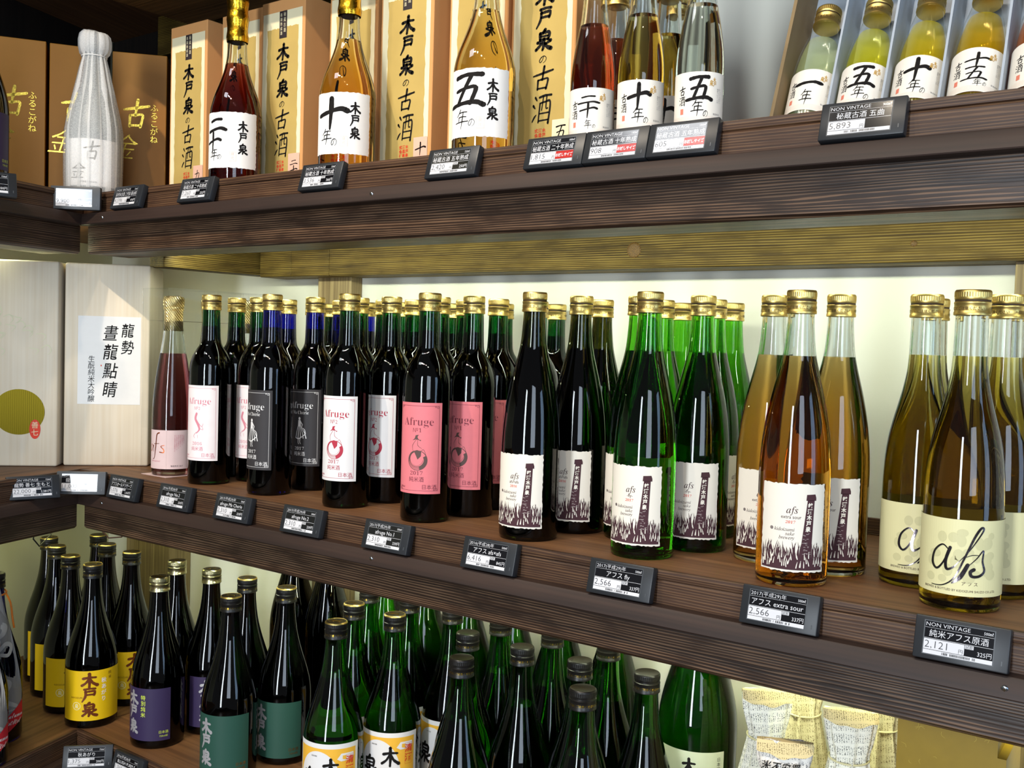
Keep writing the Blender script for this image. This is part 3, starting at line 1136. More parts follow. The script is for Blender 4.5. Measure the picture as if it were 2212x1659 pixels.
def cap_mesh(kind, r, H):
    k = ('cap', kind, round(r, 4), round(H, 4))
    if k in _ME:
        return _ME[k]
    mb = MB()
    if kind in ('gold', 'black_gold', 'pale_gold', 'black'):
        z = H - .0245
        side = {'gold': CAPGOLD, 'pale_gold': CAPSILVER, 'black_gold': CAPBLACK, 'black': CAPBLACK}[kind]
        top = {'gold': CAPGOLD, 'pale_gold': CAPSILVER, 'black_gold': CAPGOLD, 'black': CAPBLACK}[kind]
        mb.lathe([(r * .975, z + .0132), (r * .975, z + .0150)], CAPDARK if kind == 'gold' else side, 40, close_top=False, close_bot=False)
        mb.lathe([(r * .975, z + .0150), (r * 1.0, z + .0156), (r * 1.0, z + .0176)], side, 40, close_top=False, close_bot=False)
        # knurled upper band
        seg = 96
        vs, fs = [], []
        for i, (rr, zz) in enumerate([(1.0, .0176), (1.0, .0222)]):
            for q in range(seg):
                a = 2 * PI * q / seg
                rad = r * (rr + (.012 if q % 2 else -.012))
                vs.append((rad * math.cos(a), rad * math.sin(a), z + zz))
        for q in range(seg):
            q2 = (q + 1) % seg
            fs.append([q, q2, seg + q2, seg + q])
        mb.add(vs, fs, side)
        mb.lathe([(r * 1.01, z + .0221), (r * .985, z + .0236), (r * .93, z + .0245), (r * .89, z + .0243)], top, 40, close_top=kind in ('gold', 'black'), close_bot=False)
        if kind in ('black_gold', 'pale_gold'):
            mb.lathe([(r * .89, z + .0243), (r * .88, z + .0243)], CAPBLACK, 40, close_bot=False)
            b = Art()
            b.brush('木', r * .08, -r * .30, r * .42, r * .7, GOLDINK, 1, 1.0).brush('泉', -r * .52, -r * .35, r * .48, r * .6, GOLDINK, 1, 1.0)
            b.brush('戸', -r * .18, -r * .28, r * .36, r * .56, GOLDINK, 1, .9)
            b.ring(0, 0, r * .66, r * .70, GOLDINK, 1)
            b.build(mb, lambda u, v, l: (u, v, z + .02445 + .00008 * l))
    elif kind == 'foil':
        # long crinkled gold capsule
        z = H - .083
        prof = []
        rnd = random.Random(4)
        for i in range(26):
            t = i / 25
            rr = r * (1.02 + .05 * math.sin(t * 19) + .03 * (rnd.random() - .5)) * (1.0 if t < .9 else 1.06)
            prof.append((rr, z + .086 * t))
        prof.append((r * .8, H + .0045))
        mb.lathe(prof, FOILGOLD, 36, close_bot=False)
    elif kind == 'net':
        z = H - .056
        mb.lathe([(r * 1.04, z), (r * 1.06, z + .004), (r * 1.02, z + .020), (r * 1.03, z + .034), (r * 1.07, z + .0345), (r * 1.13, z + .038), (r * 1.08, z + .0405), (r * 1.16, z + .043), (r * 1.17, z + .054), (r * 1.06, z + .058), (r * .7, z + .0595)], NETGOLD, 40, close_bot=False)
    _ME[k] = mb.mesh('cap', 40)
    return _ME[k]


def band_mesh(kind, r, H):
    k = ('band', kind, round(r, 4), round(H, 4))
    if k not in _ME:
        z = H - .0245
        side = {'gold': CAPGOLD, 'pale_gold': CAPSILVER, 'black_gold': CAPBLACK, 'black': CAPBLACK}[kind]
        mb = MB()
        mb.lathe([(r * .985, z), (r * 1.03, z + .0004), (r * 1.03, z + .003), (r * 1.0, z + .0036), (r * 1.0, z + .0108), (r * 1.02, z + .0112), (r * 1.02, z + .0126), (r * .975, z + .0132)], side, 40, close_top=False)
        ink = CAPPRINT if kind in ('gold', 'pale_gold') else GOLDINK
        a = Art()
        a.text('キャップの切り口にご注意ください', -.012 if kind == 'gold' else -.006, z + .0052, .0036, ink, 'C', 0.01)
        a.text('←開栓方向', .031, z + .0052, .0036, ink, 'C', 0.01)
        a.build(mb, wrap(r, 0, .0002), .0022)
        _ME[k] = mb.mesh('tamper_band', 40)
    return _ME[k]


# ---- label artwork --------------------------------------------------------
def art_afruge(kind):
    W, H = .0335, .1205
    bg, ink, ill = {'no1': (PINKLAB, plain('afruge_brown', '#7c3540', .7), plain('afruge_grey', '#5a4540', .7)),
                    'no2': (WHITELAB, CRIMSON, CRIMSON), 'no2_2016': (plain('blush_label', '#f2e6e4', .6), PINKINK, PINKINK),
                    'cherie': (BLACKLAB, WHITELAB, WHITELAB)}[kind]
    a = Art()
    a.rect(-W, 0, W, H, bg, 0)
    a.frame(-W + .004, .004, W - .004, H - .004, .0004, ink, 1)
    for su in (-1, 1):
        for sv in (0, 1):
            cu, cv = su * (W - .0052), (.0052 if not sv else H - .0052)
            a.ring(cu - su * .001, cv + (.001 if not sv else -.001), .0010, .0014, ink, 1)
            a.ring(cu - su * .0042, cv, .0006, .0010, ink, 1, n=14)
    a.text('𝐀𝐟𝐫𝐮𝐠𝐞', 0, .0905, .0152, ink, 'C', -0.013, 1.0)
    if kind == 'cherie':
        a.text('𝐌𝐚 𝐂𝐡é𝐫𝐢𝐞', 0, .0815, .0078, ink, 'C', -0.01, .85)
        yr = '𝟐𝟎𝟏𝟕'
        # dancing figure in a wide frilled skirt
        a.disc(0, .0745, .0019, .0024, ill, 1)
        a.poly([(-.0022, .072), (.0022, .072), (.0030, .062), (-.0026, .062)], ill, 1)
        a.poly([(.0018, .0715), (.0060, .0655), (.0045, .060), (.0035, .061), (.0046, .0652), (.0010, .0700)], ill, 1)
        for k in range(5):
            x0 = -.0030 + .0013 * k
            a.items.append((*stroke([(x0, .062), (x0 - .002 + .0022 * k, .053), (x0 - .004 + .0034 * k, .044)], .0006, .0011, .0014), ill, 1))
        a.items.append((*stroke([(-.0068, .0445), (-.002, .0425), (.004, .0455), (.0108, .0505)], .0012, .0016, .0012), ill, 1))
        a.items.append((*stroke([(.0030, .0610), (.0090, .0575), (.0108, .0505)], .0006, .001, .0012), ill, 1))
        a.items.append((*stroke([(-.0015, .0435), (-.0020, .037), (-.0006, .0345)], .0011, .0009, .0007), ill, 1))
        a.items.append((*stroke([(.0018, .0435), (.0012, .038), (.0028, .0350)], .0011, .0009, .0007), ill, 1))
    elif kind == 'no2_2016':
        a.text('№2', 0, .0815, .0072, ink, 'C', -.012)
        yr = '𝟐𝟎𝟏𝟔'
        a.items.append((*stroke([(-.001, .0755), (-.003, .067), (.002, .058), (.004, .050), (-.001, .044)], .0036, .0042, .0010), ill, 1))
        a.items.append((*stroke([(.003, .060), (.008, .055), (.0105, .060)], .0006, .0008, .0004), ill, 1))
        a.items.append((*stroke([(.004, .052), (.010, .050), (.0085, .055)], .0005, .0007, .0004), ill, 1))
        a.items.append((*stroke([(-.001, .046), (-.006, .040), (-.004, .036)], .0006, .0007, .0004), ill, 1))
        a.items.append((*stroke([(.001, .041), (.0015, .036)], .0005, .0004, .0003), ill, 1))
    else:
        a.text('№' + ('𝟏' if kind == 'no1' else '2'), 0, .0815, .0078, ink, 'C', -.012)
        yr = '𝟐𝟎𝟏𝟕'
        # hatted figure sitting on a ring of flowing cloth
        a.poly([(-.0062, .0705), (-.0030, .0735), (-.0018, .0775), (.0024, .0782), (.0006, .0752), (.0022, .0725), (.0052, .0700), (.0056, .0716), (.0022, .0715), (-.0020, .0720)], ill, 1)
        a.items.append((*stroke([(-.0010, .0715), (-.0060, .064), (-.0055, .057)], .0003, .0006, .0003), ill, 1))
        a.items.append((*stroke([(.0012, .0710), (.0016, .064), (.0070, .0600)], .0003, .0006, .0003), ill, 1))
        a.poly([(-.0040, .0565), (.0005, .0580), (.0062, .0565), (.0058, .0500), (.0015, .0455), (-.0006, .0500)], ill, 1)
        for k, (r0, r1) in enumerate(((.0126, .0134), (.0112, .0118), (.0098, .0106), (.0090, .0093))):
            a.ring(.001 - .0004 * k, .0445 + .0006 * k, r0, r1, ill, 1, PI * .62, PI * 1.95)
        a.ring(.0012, .0445, .0086, .0134, ill, 1, -PI * .42, PI * .16)
        a.ring(.0010, .0445, .0126, .0134, ill, 1, -PI * .5, PI * .42)
        a.items.append((*stroke([(.0065, .0575), (.0095, .0585), (.0130, .0500)], .0004, .0005, .0004), ill, 1))
    a.text(yr, 0, .0250, .0074, ink, 'C', -.015, 1.1)
    a.text('純米酒', 0, .0165, .0074, ink, 'C', 0, .95)
    a.text('日本酒', W - .0155, .0068, .0068, ink, 'C')
    a.text('500ml', -W + .011, .0072, .0038, ink, 'C')
    return a, .039, .0014


def grass(a, u0, u1, base, top, m, n, seed):
    rnd = random.Random(seed)
    for k in range(n):
        u = u0 + (u1 - u0) * (k + rnd.random()) / n
        h = top * (.55 + .6 * rnd.random())
        w = .0006 + .0007 * rnd.random()
        s = (rnd.random() - .5) * .007
        a.items.append((*stroke([(min(max(u, u0), u1), base), (min(max(u + s * .3, u0), u1), base + h * .6), (min(max(u + s, u0), u1), base + h)], w, w * .9, .0001, 3), m, 1))


def art_afs(word, year):
    W, H = .0345, .090
    a = Art()
    a.poly(ragged(-W, 0, W, H, .0006, 30, 5), PAPERI, 0)
    # field of stalks
    rnd = random.Random(9)
    a.poly([(-W + .0015, .002), (W - .0015, .002)] + [(W - .0015 - (2 * W - .003) * k / 24, .013 + .005 * rnd.random()) for k in range(25)], BROWNINK, 1)
    grass(a, -W + .0015, W - .0015, .012, .017, BROWNINK, 90, 3)
    for k in range(46):
        u = -W + .003 + (2 * W - .006) * rnd.random()
        v = .004 + .012 * rnd.random()
        s = (rnd.random() - .5) * .004
        a.items.append((*stroke([(u, v), (u + s * .4, v + .003), (u + s, v + .0065)], .0010, .0009, .0002, 3), PAPERI, 2))
    # brick chimney with the brewery's name on it
    a.poly([(.0075, .014), (.0195, .014), (.0215, .074), (.0140, .074)], BROWNINK, 1)
    a.poly([(.0125, .0735), (.0232, .0735), (.0232, .0765), (.0220, .0800), (.0130, .0795)], BROWNINK, 1)
    for i, ch in enumerate('銘酒木戸泉'):
        a.text(ch, .0170 - .0004 * i, .0662 - .0060 * i, .0056, PAPERI, 'C', .035, .95, 0, 2)
    for k in range(26):
        v = .018 + .022 * rnd.random()
        u = .0095 + .0075 * rnd.random()
        a.rect(u, v, u + .0012 + .0012 * rnd.random(), v + .0005, plain('brick_grey', '#a3938f', .7), 2)
    a.text('𝑎𝑓𝑠', -.0010, .0600, .0100, BROWNINK, 'C')
    a.text(word, -.0018, .0545, .0050, BROWNINK, 'C', 0, .95)
    a.text('𝟐𝟎𝟏𝟕' if year == '2017' else '𝟐𝟎𝟏𝟔', -.0025, .0495, .0042, REDINK, 'C', -.01, 1.05, .15)
    for i, s in enumerate(('𝑘𝑖𝑑𝑜𝑖𝑧𝑢𝑚𝑖', '𝑠𝑎𝑘𝑒', '𝑏𝑟𝑒𝑤𝑒𝑟𝑦')):
        a.text(s, .0020, .0415 - .0042 * i, .0050, BROWNINK, 'R')
    a.ring(-.0215, .0435, .0013, .0017, BROWNINK, 1)
    for q in range(4):
        a.ring(-.0215 + .0007 * math.cos(q * PI / 2 + .78), .0435 + .0007 * math.sin(q * PI / 2 + .78), .0003, .0006, BROWNINK, 1, n=10)
    return a, .0165, .0016


SCRIPTINK = foil('iridescent_dark_foil', '#6a6266', 0.18, 200, 0.15)


def art_afs_cream():
    W, H = .062, .072
    a = Art()
    a.rect(-W, 0, W, H, CREAMLAB, 0)
    rnd = random.Random(2)
    for k in range(26):
        a.disc(-.03 + .06 * rnd.random(), .014 + .046 * rnd.random(), .003 + .003 * rnd.random(), .003 + .003 * rnd.random(), CREAMMOT, 1, 16)
    # flowing script "afs"
    S = [([(-.0105, .0425), (-.0165, .0470), (-.0240, .0400), (-.0260, .0290), (-.0215, .0235), (-.0155, .0300), (-.0100, .0440)], .0008, .0026, .0010),
         ([(-.0095, .0450), (-.0130, .0330), (-.0120, .0245), (-.0065, .0265), (-.0020, .0320)], .0030, .0026, .0006),
         ([(-.0035, .0300), (.0060, .0420), (.0155, .0570), (.0190, .0640), (.0165, .0650), (.0110, .0560), (.0030, .0360), (-.0050, .0170), (-.0150, .0085), (-.0260, .0075)], .0005, .0024, .0006),
         ([(.0060, .0300), (.0000, .0180), (-.0070, .0115)], .0034, .0040, .0010),
         ([(.0040, .0370), (.0100, .0395), (.0160, .0395)], .0005, .0008, .0004),
         ([(.0075, .0300), (.0140, .0370), (.0195, .0440), (.0190, .0340), (.0210, .0250), (.0165, .0200), (.0100, .0195), (.0085, .0235), (.0115, .0260)], .0006, .0022, .0034)]
    for pts, w0, w1, w2 in S:
        vs, fs = stroke(pts, w0, w1, w2, 8)
        a.items.append((vs, fs, SCRIPTINK, 2))
    a.text('ア フ ス', .0085, .0105, .0042, BROWNINK, 'C')
    a.text('BREWED & BOTTLED BY KIDOIZUMI SHUZO CO.,LTD.', 0, .0040, .0030, BROWNINK, 'C', 0, .95)
    return a, .0160, .0026


AGED = {'aged20': '二十', 'aged10': '十', 'aged5': '五'}


def art_aged(kind):
    W, H = .050, .085
    a = Art()
    a.poly(ragged(-W, 0, W, H, .0007, 34, 8), PAPERW, 0)
    if kind == 'aged20':
        a.brush('二', -.034, .050, .034, .028, BLACKINK, 1, 1.3)
        a.brush('十', -.038, .024, .030, .030, BLACKINK, 1, 1.1)
        a.brush('年', -.030, .012, .016, .018, BLACKINK, 1, 1.0, .12)
        a.brush('の', -.014, .012, .008, .009, BLACKINK, 1)
    elif kind == 'aged10':
        a.brush('十', -.030, .034, .045, .042, BLACKINK, 1, 1.3)
        a.brush('年', -.026, .014, .018, .020, BLACKINK, 1, 1.0, .15)
        a.brush('の', -.008, .010, .010, .012, BLACKINK, 1)
    else:
        a.brush('五', -.036, .036, .050, .042, BLACKINK, 1, 1.25, .10)
        a.brush('年', -.026, .011, .020, .023, BLACKINK, 1, .8, .15)
        a.brush('の', -.005, .012, .010, .011, BLACKINK, 1, .8)
    a.vbrush('木戸泉', .026, .071, .0145, .0155, BLACKINK, .10)
    pale = plain('pale_red_seal', '#e8c3b4', .8)
    a.frame(.0060, .010, .0165, .024, .0004, pale, 1)
    a.vtext('泉元', .011, .0235, .0055, pale)
    return a, .0215, .002


def art_small(kind):
    """label of the small 180 ml bottles"""
    W, H = .036, .055
    bg = plain('small_label_white', '#efe8da', .6)
    a = Art()
    a.rect(-W, 0, W, H, bg, 0)
    wide = {'一': (.026, .016, .028), '二十': None, '十': (.025, .028, .022), '五': (.027, .027, .023), '十五': None}
    if kind == '二十':
        a.brush('二', -.012, .034, .024, .013, BLACKINK, 1, 1.2)
        a.brush('十', -.010, .020, .020, .018, BLACKINK, 1)
        a.brush('年', -.004, .008, .008, .010, BLACKINK, 1)
        a.brush('の', .005, .008, .004, .005, BLACKINK, 1)
    elif kind == '十五':
        a.brush('十', -.010, .030, .024, .018, BLACKINK, 1)
        a.brush('五', -.012, .014, .024, .017, BLACKINK, 1)
        a.brush('年', .000, .007, .008, .008, BLACKINK, 1)
        a.brush('の', .009, .007, .004, .005, BLACKINK, 1)
    else:
        w, h, v = wide[kind]
        a.brush(kind, -.012, v, w, h, BLACKINK, 1, 1.35)
        a.brush('年', -.007, .008, .013, .016 if kind != '一' else .019, BLACKINK, 1, 1, .1)
        if kind != '一':
            a.brush('の', .006, .006, .006, .008, BLACKINK, 1)
    a.vbrush('古酒', -.0175, .040, .0075, .0095, BLACKINK, .12)
    red = plain('seal_red_soft', '#e08068', .7)
    a.rect(-.0195, .010, -.0155, .016, red, 1)
    gold = plain('emblem_ochre', '#c2932a', .5)
    a.brush('木', .0165, .044, .004, .005, gold).brush('泉', .0125, .040, .0045, .006, gold).brush('戸', .0170, .0395, .004, .0045, gold)
    grey = plain('fine_print_grey', '#8c8a8c', .7)
    for i in range(3):
        a.vtext('清酒アルコール分十八度'[i:i + 8], .023 + .0022 * i, .038, .0018, grey, 1.1)
    for k in range(4):
        a.rect(-W, .002 + .0016 * k, W, .0022 + .0016 * k, plain('hairline_peach', '#e9cdbb', .7), 1)
    a.text('製造年月', .022, .0092, .0022, grey)
    return a, .0095, .002


def art_kido(kind):
    """720 ml labels of the lower shelf"""
    W, H = {'yellow': (.058, .089), 'purple': (.049, .089), 'green': (.047, .092)}[kind]
    a = Art()
    if kind == 'yellow':
        a.rect(-W, 0, W, H, YELLAB, 0)
        a.vbrush('木戸泉', -.005, .084, .0265, .0245, COPINK, .05, fat=1.4)
        a.vtext('秋あがり', .0195, .075, .0095, plain('pale_blossom_ink', '#f2e6da', .6), 1.15, .02)
        a.vtext('純米', .0310, .085, .0068, COPINK, 1.2)
        a.ring(-.0265, .0265, .0062, .0072, plain('pale_crest', '#f3e7a8', .6), 1)
        a.brush('泉', -.0305, .0225, .008, .008, plain('pale_crest', '#f3e7a8', .6))
        a.text('KIDOIZUMI', -.0265, .0400, .0042, COPINK, 'C')
    elif kind == 'purple':
        a.rect(-W, 0, W, H, PURLAB, 0)
        a.vbrush('木戸泉', -.018, .082, .021, .0225, SILVINK, .06, fat=1.5)
        a.vtext('特別純米', .0035, .078, .0088, LIMEINK, 1.1, .012)
        a.text('日本酒', .038, .0125, .0055, LIMEINK)
        a.text('720ml詰', .038, .0065, .0040, LIMEINK)
    else:
        a.rect(-W, 0, W, H, GRNLAB, 0)
        a.vbrush('木戸泉', -.025, .084, .021, .023, SILVINK, .06, fat=1.5)
        a.text('日本酒', .034, .0115, .0058, GOLDINK)
        a.text('720ml詰', .034, .0055, .0042, GOLDINK)
    return a, {'yellow': .0145, 'purple': .0145, 'green': .0120}[kind], .0026


def art_seishu():
    W, H = .052, .105
    a = Art()
    a.rect(-W, 0, W, H, WHITELAB, 0)
    a.rect(-W + .005, .005, W - .005, H - .007, ORANGEP, 1)
    a.disc(-.010, .040, .035, .054, WHITELAB, 2, 48)
    a.ring(-.010, .040, .0001, .0002, BLACKINK, 3)
    a.brush('木', -.004, .055, .026, .028, BLACKINK, 4, 1.1).brush('戸', -.002, .022, .024, .028, BLACKINK, 4, 1.1)
    a.brush('泉', -.038, .036, .028, .032, BLACKINK, 4, 1.1)
    a.text('清酒 登録', -.016, .0860, .0022, BLACKINK, 'C', 0, 1, 0, 4)
    a.poly([(.018, .083), (.024, .091), (.043, .091), (.044, .086), (.041, .081), (.024, .0795)], WHITELAB, 2)
    a.poly([(.026, .083), (.026, .088), (.031, .088), (.031, .0815)], ORANGEP, 3)
    a.frame(.031, .057, .0425, .0885, .0003, REDINK, 3)
    a.vtext('清酒', .0367, .0875, .0125, REDINK, 1.12, .02, 4)
    return a, .012, .0026


def art_nihonshu():
    a = Art()
    a.rect(-.048, 0, .048, .085, plain('pale_grey_green_label', '#c9cdb0', .5), 0)
    a.vtext('日本酒', .040, .078, .0058, BLACKINK, 1.1)
    a.vbrush('木戸泉', 0, .075, .020, .021, BLACKINK)
    return a, .088, .003


def art_rose():
    W, H = .047, .0655
    a = Art()
    a.rect(-W, 0, W, H, PALEPINK, 0)
    pk = foil('coral_foil', '#e0703a', 0.35, 200, .1)
    for pts, w0, w1, w2 in [([(-.018, .036), (-.023, .041), (-.027, .034), (-.024, .029), (-.017, .040), (-.017, .029)], .0008, .0014, .001),
                            ([(-.004, .061), (-.009, .057), (-.0115, .036), (-.0145, .019), (-.019, .016)], .0022, .0020, .0006),
                            ([(-.015, .042), (-.009, .0425), (-.004, .043)], .0008, .001, .0006),
                            ([(.005, .040), (-.001, .038), (.004, .033), (.004, .028), (-.003, .0285)], .0010, .0014, .0016)]:
        a.items.append((*stroke(pts, w0, w1, w2, 6), pk, 1))
    a.text('old reserved', -.012, .012, .0038, PINKINK, 'C', 0, 1, .2)
    for i in range(6):
        a.vtext('木戸泉酒造の貴醸酒です'[i:], .022 + .003 * i, .058, .0024, PINKINK, 1.1)
    a.text('製造年月 2017', .026, .004, .0032, BROWNINK, 'C')
    return a, .0115, .002


ARTS = {}
for k_ in ('no1', 'no2', 'no2_2016', 'cherie'):
    ARTS[k_] = lambda k_=k_: art_afruge(k_)
for k_, w_, y_ in (('afsxafs', 'afs×afs', '2016'), ('fly', '-fly-', '2017'), ('sour', 'extra sour', '2017')):
    ARTS[k_] = lambda w_=w_, y_=y_: art_afs(w_, y_)
ARTS['cream'] = art_afs_cream
for k_ in AGED:
    ARTS[k_] = lambda k_=k_: art_aged(k_)
for k_ in ('一', '二十', '十', '五', '十五'):
    ARTS['s' + k_] = lambda k_=k_: art_small(k_)
for k_ in ('yellow', 'purple', 'green'):
    ARTS['kido_' + k_] = lambda k_=k_: art_kido(k_)
ARTS['seishu'] = art_seishu
ARTS['nihonshu'] = art_nihonshu
ARTS['rose'] = art_rose


def label_mesh(key, r):
    k = ('label', key, r)
    if k not in _ME:
        a, z0, step = ARTS[key]()
        mb = MB()
        a.build(mb, wrap(r, z0), step)
        _ME[k] = mb.mesh('label')
    return _ME[k]


def bottle(name, label, x, y, z, shape, gl, lq, cap, art, off=0.0, group=None, az=None, rot=None):
    """off: how far (degrees) the label is turned to the right of the photographer's line of sight"""
    d = PR[shape]
    if az is None:
        az = math.degrees(math.atan2(CAM.x - x, -(CAM.y - y))) + off
    t = thing(name, label, 'bottle', (x, y, z), rot if rot else (0, 0, math.radians(az)), group)
    link('glass_body', body_mesh(shape, gl), t)
    if lq:
        link('liquid', liquid_mesh(shape, lq), t)
    c = link('cap', cap_mesh(cap, d['cap'], d['H']), t, (0, 0, 0), (0, 0, -0.35))
    if cap in ('gold', 'black', 'black_gold', 'pale_gold'):
        link('tamper_band', band_mesh(cap, d['cap'], d['H']), c)
    if art:
        link('label', label_mesh(art, d['label']), t)
    return t

# ------------------------------------------------------------------ middle shelf bottles
G_A = 'wine-shaped sake bottles on the middle shelf'
G_F = 'slim bottles with a chimney label'
G_G = 'cream-label bottles at the right'
pos = ' on the middle shelf'
MID = [
    # label, x, y, shape, glass, liquid, art, offset, group
    ('front dark green bottle with the pale pink No2 2016 label, beside the boxed rosé bottle', .0022, .061, 'bordeaux', 'green_dark', 'dark', 'no2_2016', -35, G_A),
    ('second bottle with a pale pink 2016 label, half hidden by the black-label bottle', .0260, .138, 'bordeaux', 'green_dark', 'dark', 'no2_2016', -40, G_A),
    ('dark green bottle whose label is seen edge-on, behind the front pale pink one', -.0460, .150, 'bordeaux', 'green_dark', 'dark', 'no2_2016', 82, G_A),
    ('front cobalt-necked bottle with the charcoal Ma Chérie label', .1532, .058, 'bordeaux', 'blue', 'dark', 'cherie', -53, G_A),
    ('second cobalt-necked bottle, its charcoal label partly in shadow', .1597, .140, 'bordeaux', 'blue', 'dark', 'cherie', -38, G_A),
    ('cobalt-necked bottle just right of the front Ma Chérie cap, one row back', .0201, .2062, 'bordeaux', 'blue', 'dark', 'cherie', -20, G_A),
    ('cobalt-necked bottle half hidden behind the second Ma Chérie bottle', .0118, .2740, 'bordeaux', 'blue', 'dark', 'cherie', -20, G_A),
    ('rearmost gold-capped bottle in front of the wooden upright', -.0312, .360, 'bordeaux', 'green_dark', 'dark', None, 0, G_A),
    ('cobalt-necked bottle peeping out left of the front white-label bottle', .1206, .2349, 'bordeaux', 'blue', 'dark', 'cherie', -20, G_A),
    ('front dark green bottle with the white No2 label and crimson figure', .3171, .060, 'bordeaux', 'green_dark', 'dark', 'no2', -33, G_A),
    ('second dark green bottle with a white No2 label, a shadow across its left half', .3283, .136, 'bordeaux', 'green_dark', 'dark', 'no2', -41, G_A),
    ('dark green bottle close behind the right side of the front white-label bottle', .2370, .1608, 'bordeaux', 'green_dark', 'dark', 'no2', -14, G_A),
    ('cobalt-necked bottle with only a sliver showing between two green necks', .1147, .3030, 'bordeaux', 'blue', 'dark', 'cherie', -20, G_A),
    ('dark green bottle left of and behind the second white-label bottle', .2265, .2290, 'bordeaux', 'green_dark', 'dark', 'no2', -20, G_A),
    ('green bottle at the back, just right of the second white-label cap', .2001, .300, 'bordeaux', 'green_dark', 'dark', None, 0, G_A),
    ('front dark green bottle with the rose-red No1 label', .4732, .055, 'bordeaux', 'green_dark', 'dark', 'no1', -22, G_A),
    ('dark green bottle whose cap touches the left of the front rose-label cap', .2937, .225, 'bordeaux', 'green_dark', 'dark', 'no2', -20, G_A),
    ('dark green bottle close behind the right side of the front rose-label bottle', .4107, .150, 'bordeaux', 'green_dark', 'dark', 'no1', -14, G_A),
    ('green bottle at the back between the two rose-label caps, the lower of two', .2767, .345, 'bordeaux', 'green_dark', 'dark', None, 0, G_A),
    ('green bottle just left of the second rose-label cap', .3948, .2292, 'bordeaux', 'green_dark', 'dark', None, 0, G_A),
    ('second dark green bottle with a rose-red No1 label, shadow on its left edge', .4894, .130, 'bordeaux', 'green_dark', 'dark', 'no1', -31, G_A),
    ('third rose-label bottle, a dim strip of its label showing', .4757, .205, 'bordeaux', 'green_dark', 'dark', 'no1', -31, G_A),
    ('green bottle at the back, right of the third rose-label cap', .3789, .350, 'bordeaux', 'green_dark', 'dark', None, 0, G_A),
    ('dark green bottle immediately left of the front slim black bottle neck', .5010, .2700, 'bordeaux', 'green_dark', 'dark', 'no1', -14, G_A),
    ('lone green-necked bottle at the back between the two slim black bottles', .4710, .3655, 'bordeaux', 'green_dark', 'dark', 'no1', -14, G_A),
    ('front slim black bottle with a torn cream chimney label reading 2016', .6453, .054, 'slim', 'olive', 'dark', 'afsxafs', -28, G_F),
    ('second slim black bottle with a chimney label reading 2016', .6607, .138, 'slim', 'olive', 'dark', 'afsxafs', -24, G_F),
    ('third slim olive-black bottle, behind the second chimney label', .6344, .235, 'slim', 'olive', 'dark', 'afsxafs', -50, G_F),
    ('front slim bright green bottle with a chimney label reading fly', .8023, .062, 'slim', 'green', 'greenish', 'fly', -22, G_F),
    ('bright green bottle behind the left shoulder of the front fly bottle', .7417, .148, 'slim', 'green', 'greenish', 'fly', -30, G_F),
    ('bright green bottle whose cap touches the right of the front fly cap', .7233, .245, 'slim', 'green', 'greenish', 'fly', -20, G_F),
    ('bright green bottle at the back between the two fly labels', .7128, .325, 'slim', 'green', 'greenish', 'fly', -20, G_F),
    ('second slim bright green bottle with a fly label, right of the front one', .8307, .143, 'slim', 'green', 'greenish', 'fly', -13, G_F),
    ('bright green bottle just right of the second fly cap', .8034, .235, 'slim', 'green', 'greenish', 'fly', 60, G_F),
    ('rearmost bright green bottle at the right end of the green group', .7885, .325, 'slim', 'green', 'greenish', 'fly', -20, G_F),
    ('front slim amber bottle with a chimney label reading extra sour', .9841, .055, 'slim', 'clear', 'amber', 'sour', 0, G_F),
    ('amber bottle behind and left of the front extra sour bottle', .9207, .142, 'slim', 'clear', 'amber', 'sour', -8, G_F),
    ('amber bottle behind and right of the front extra sour bottle', .9996, .135, 'slim', 'clear', 'amber', 'sour', -8, G_F),
    ('front clear bottle of straw sake with a cream label in flowing script', 1.1471, .071, 'wide', 'clear', 'straw', 'cream', 0, G_G),
    ('cream-label straw sake bottle behind and left of the front one', 1.0878, .141, 'wide', 'clear', 'straw', 'cream', 14, G_G),
    ('straw sake bottle hidden behind the left cream-label bottle, only its neck showing', 1.0746, .225, 'wide', 'clear', 'straw', 'cream', 0, G_G),
    ('cream-label straw sake bottle at the right edge of the picture', 1.1630, .1534, 'wide', 'clear', 'straw', 'cream', -30, G_G),
    ('straw sake bottle cut by the right picture edge, behind the others', 1.1735, .2300, 'wide', 'clear', 'straw', 'cream', 0, G_G),
]
for lab, x, y, sh, gl, lq, art, off, grp in MID:
    bottle('sake_bottle', lab, x, y, ZM, sh, gl, lq, 'gold', art, off, grp)

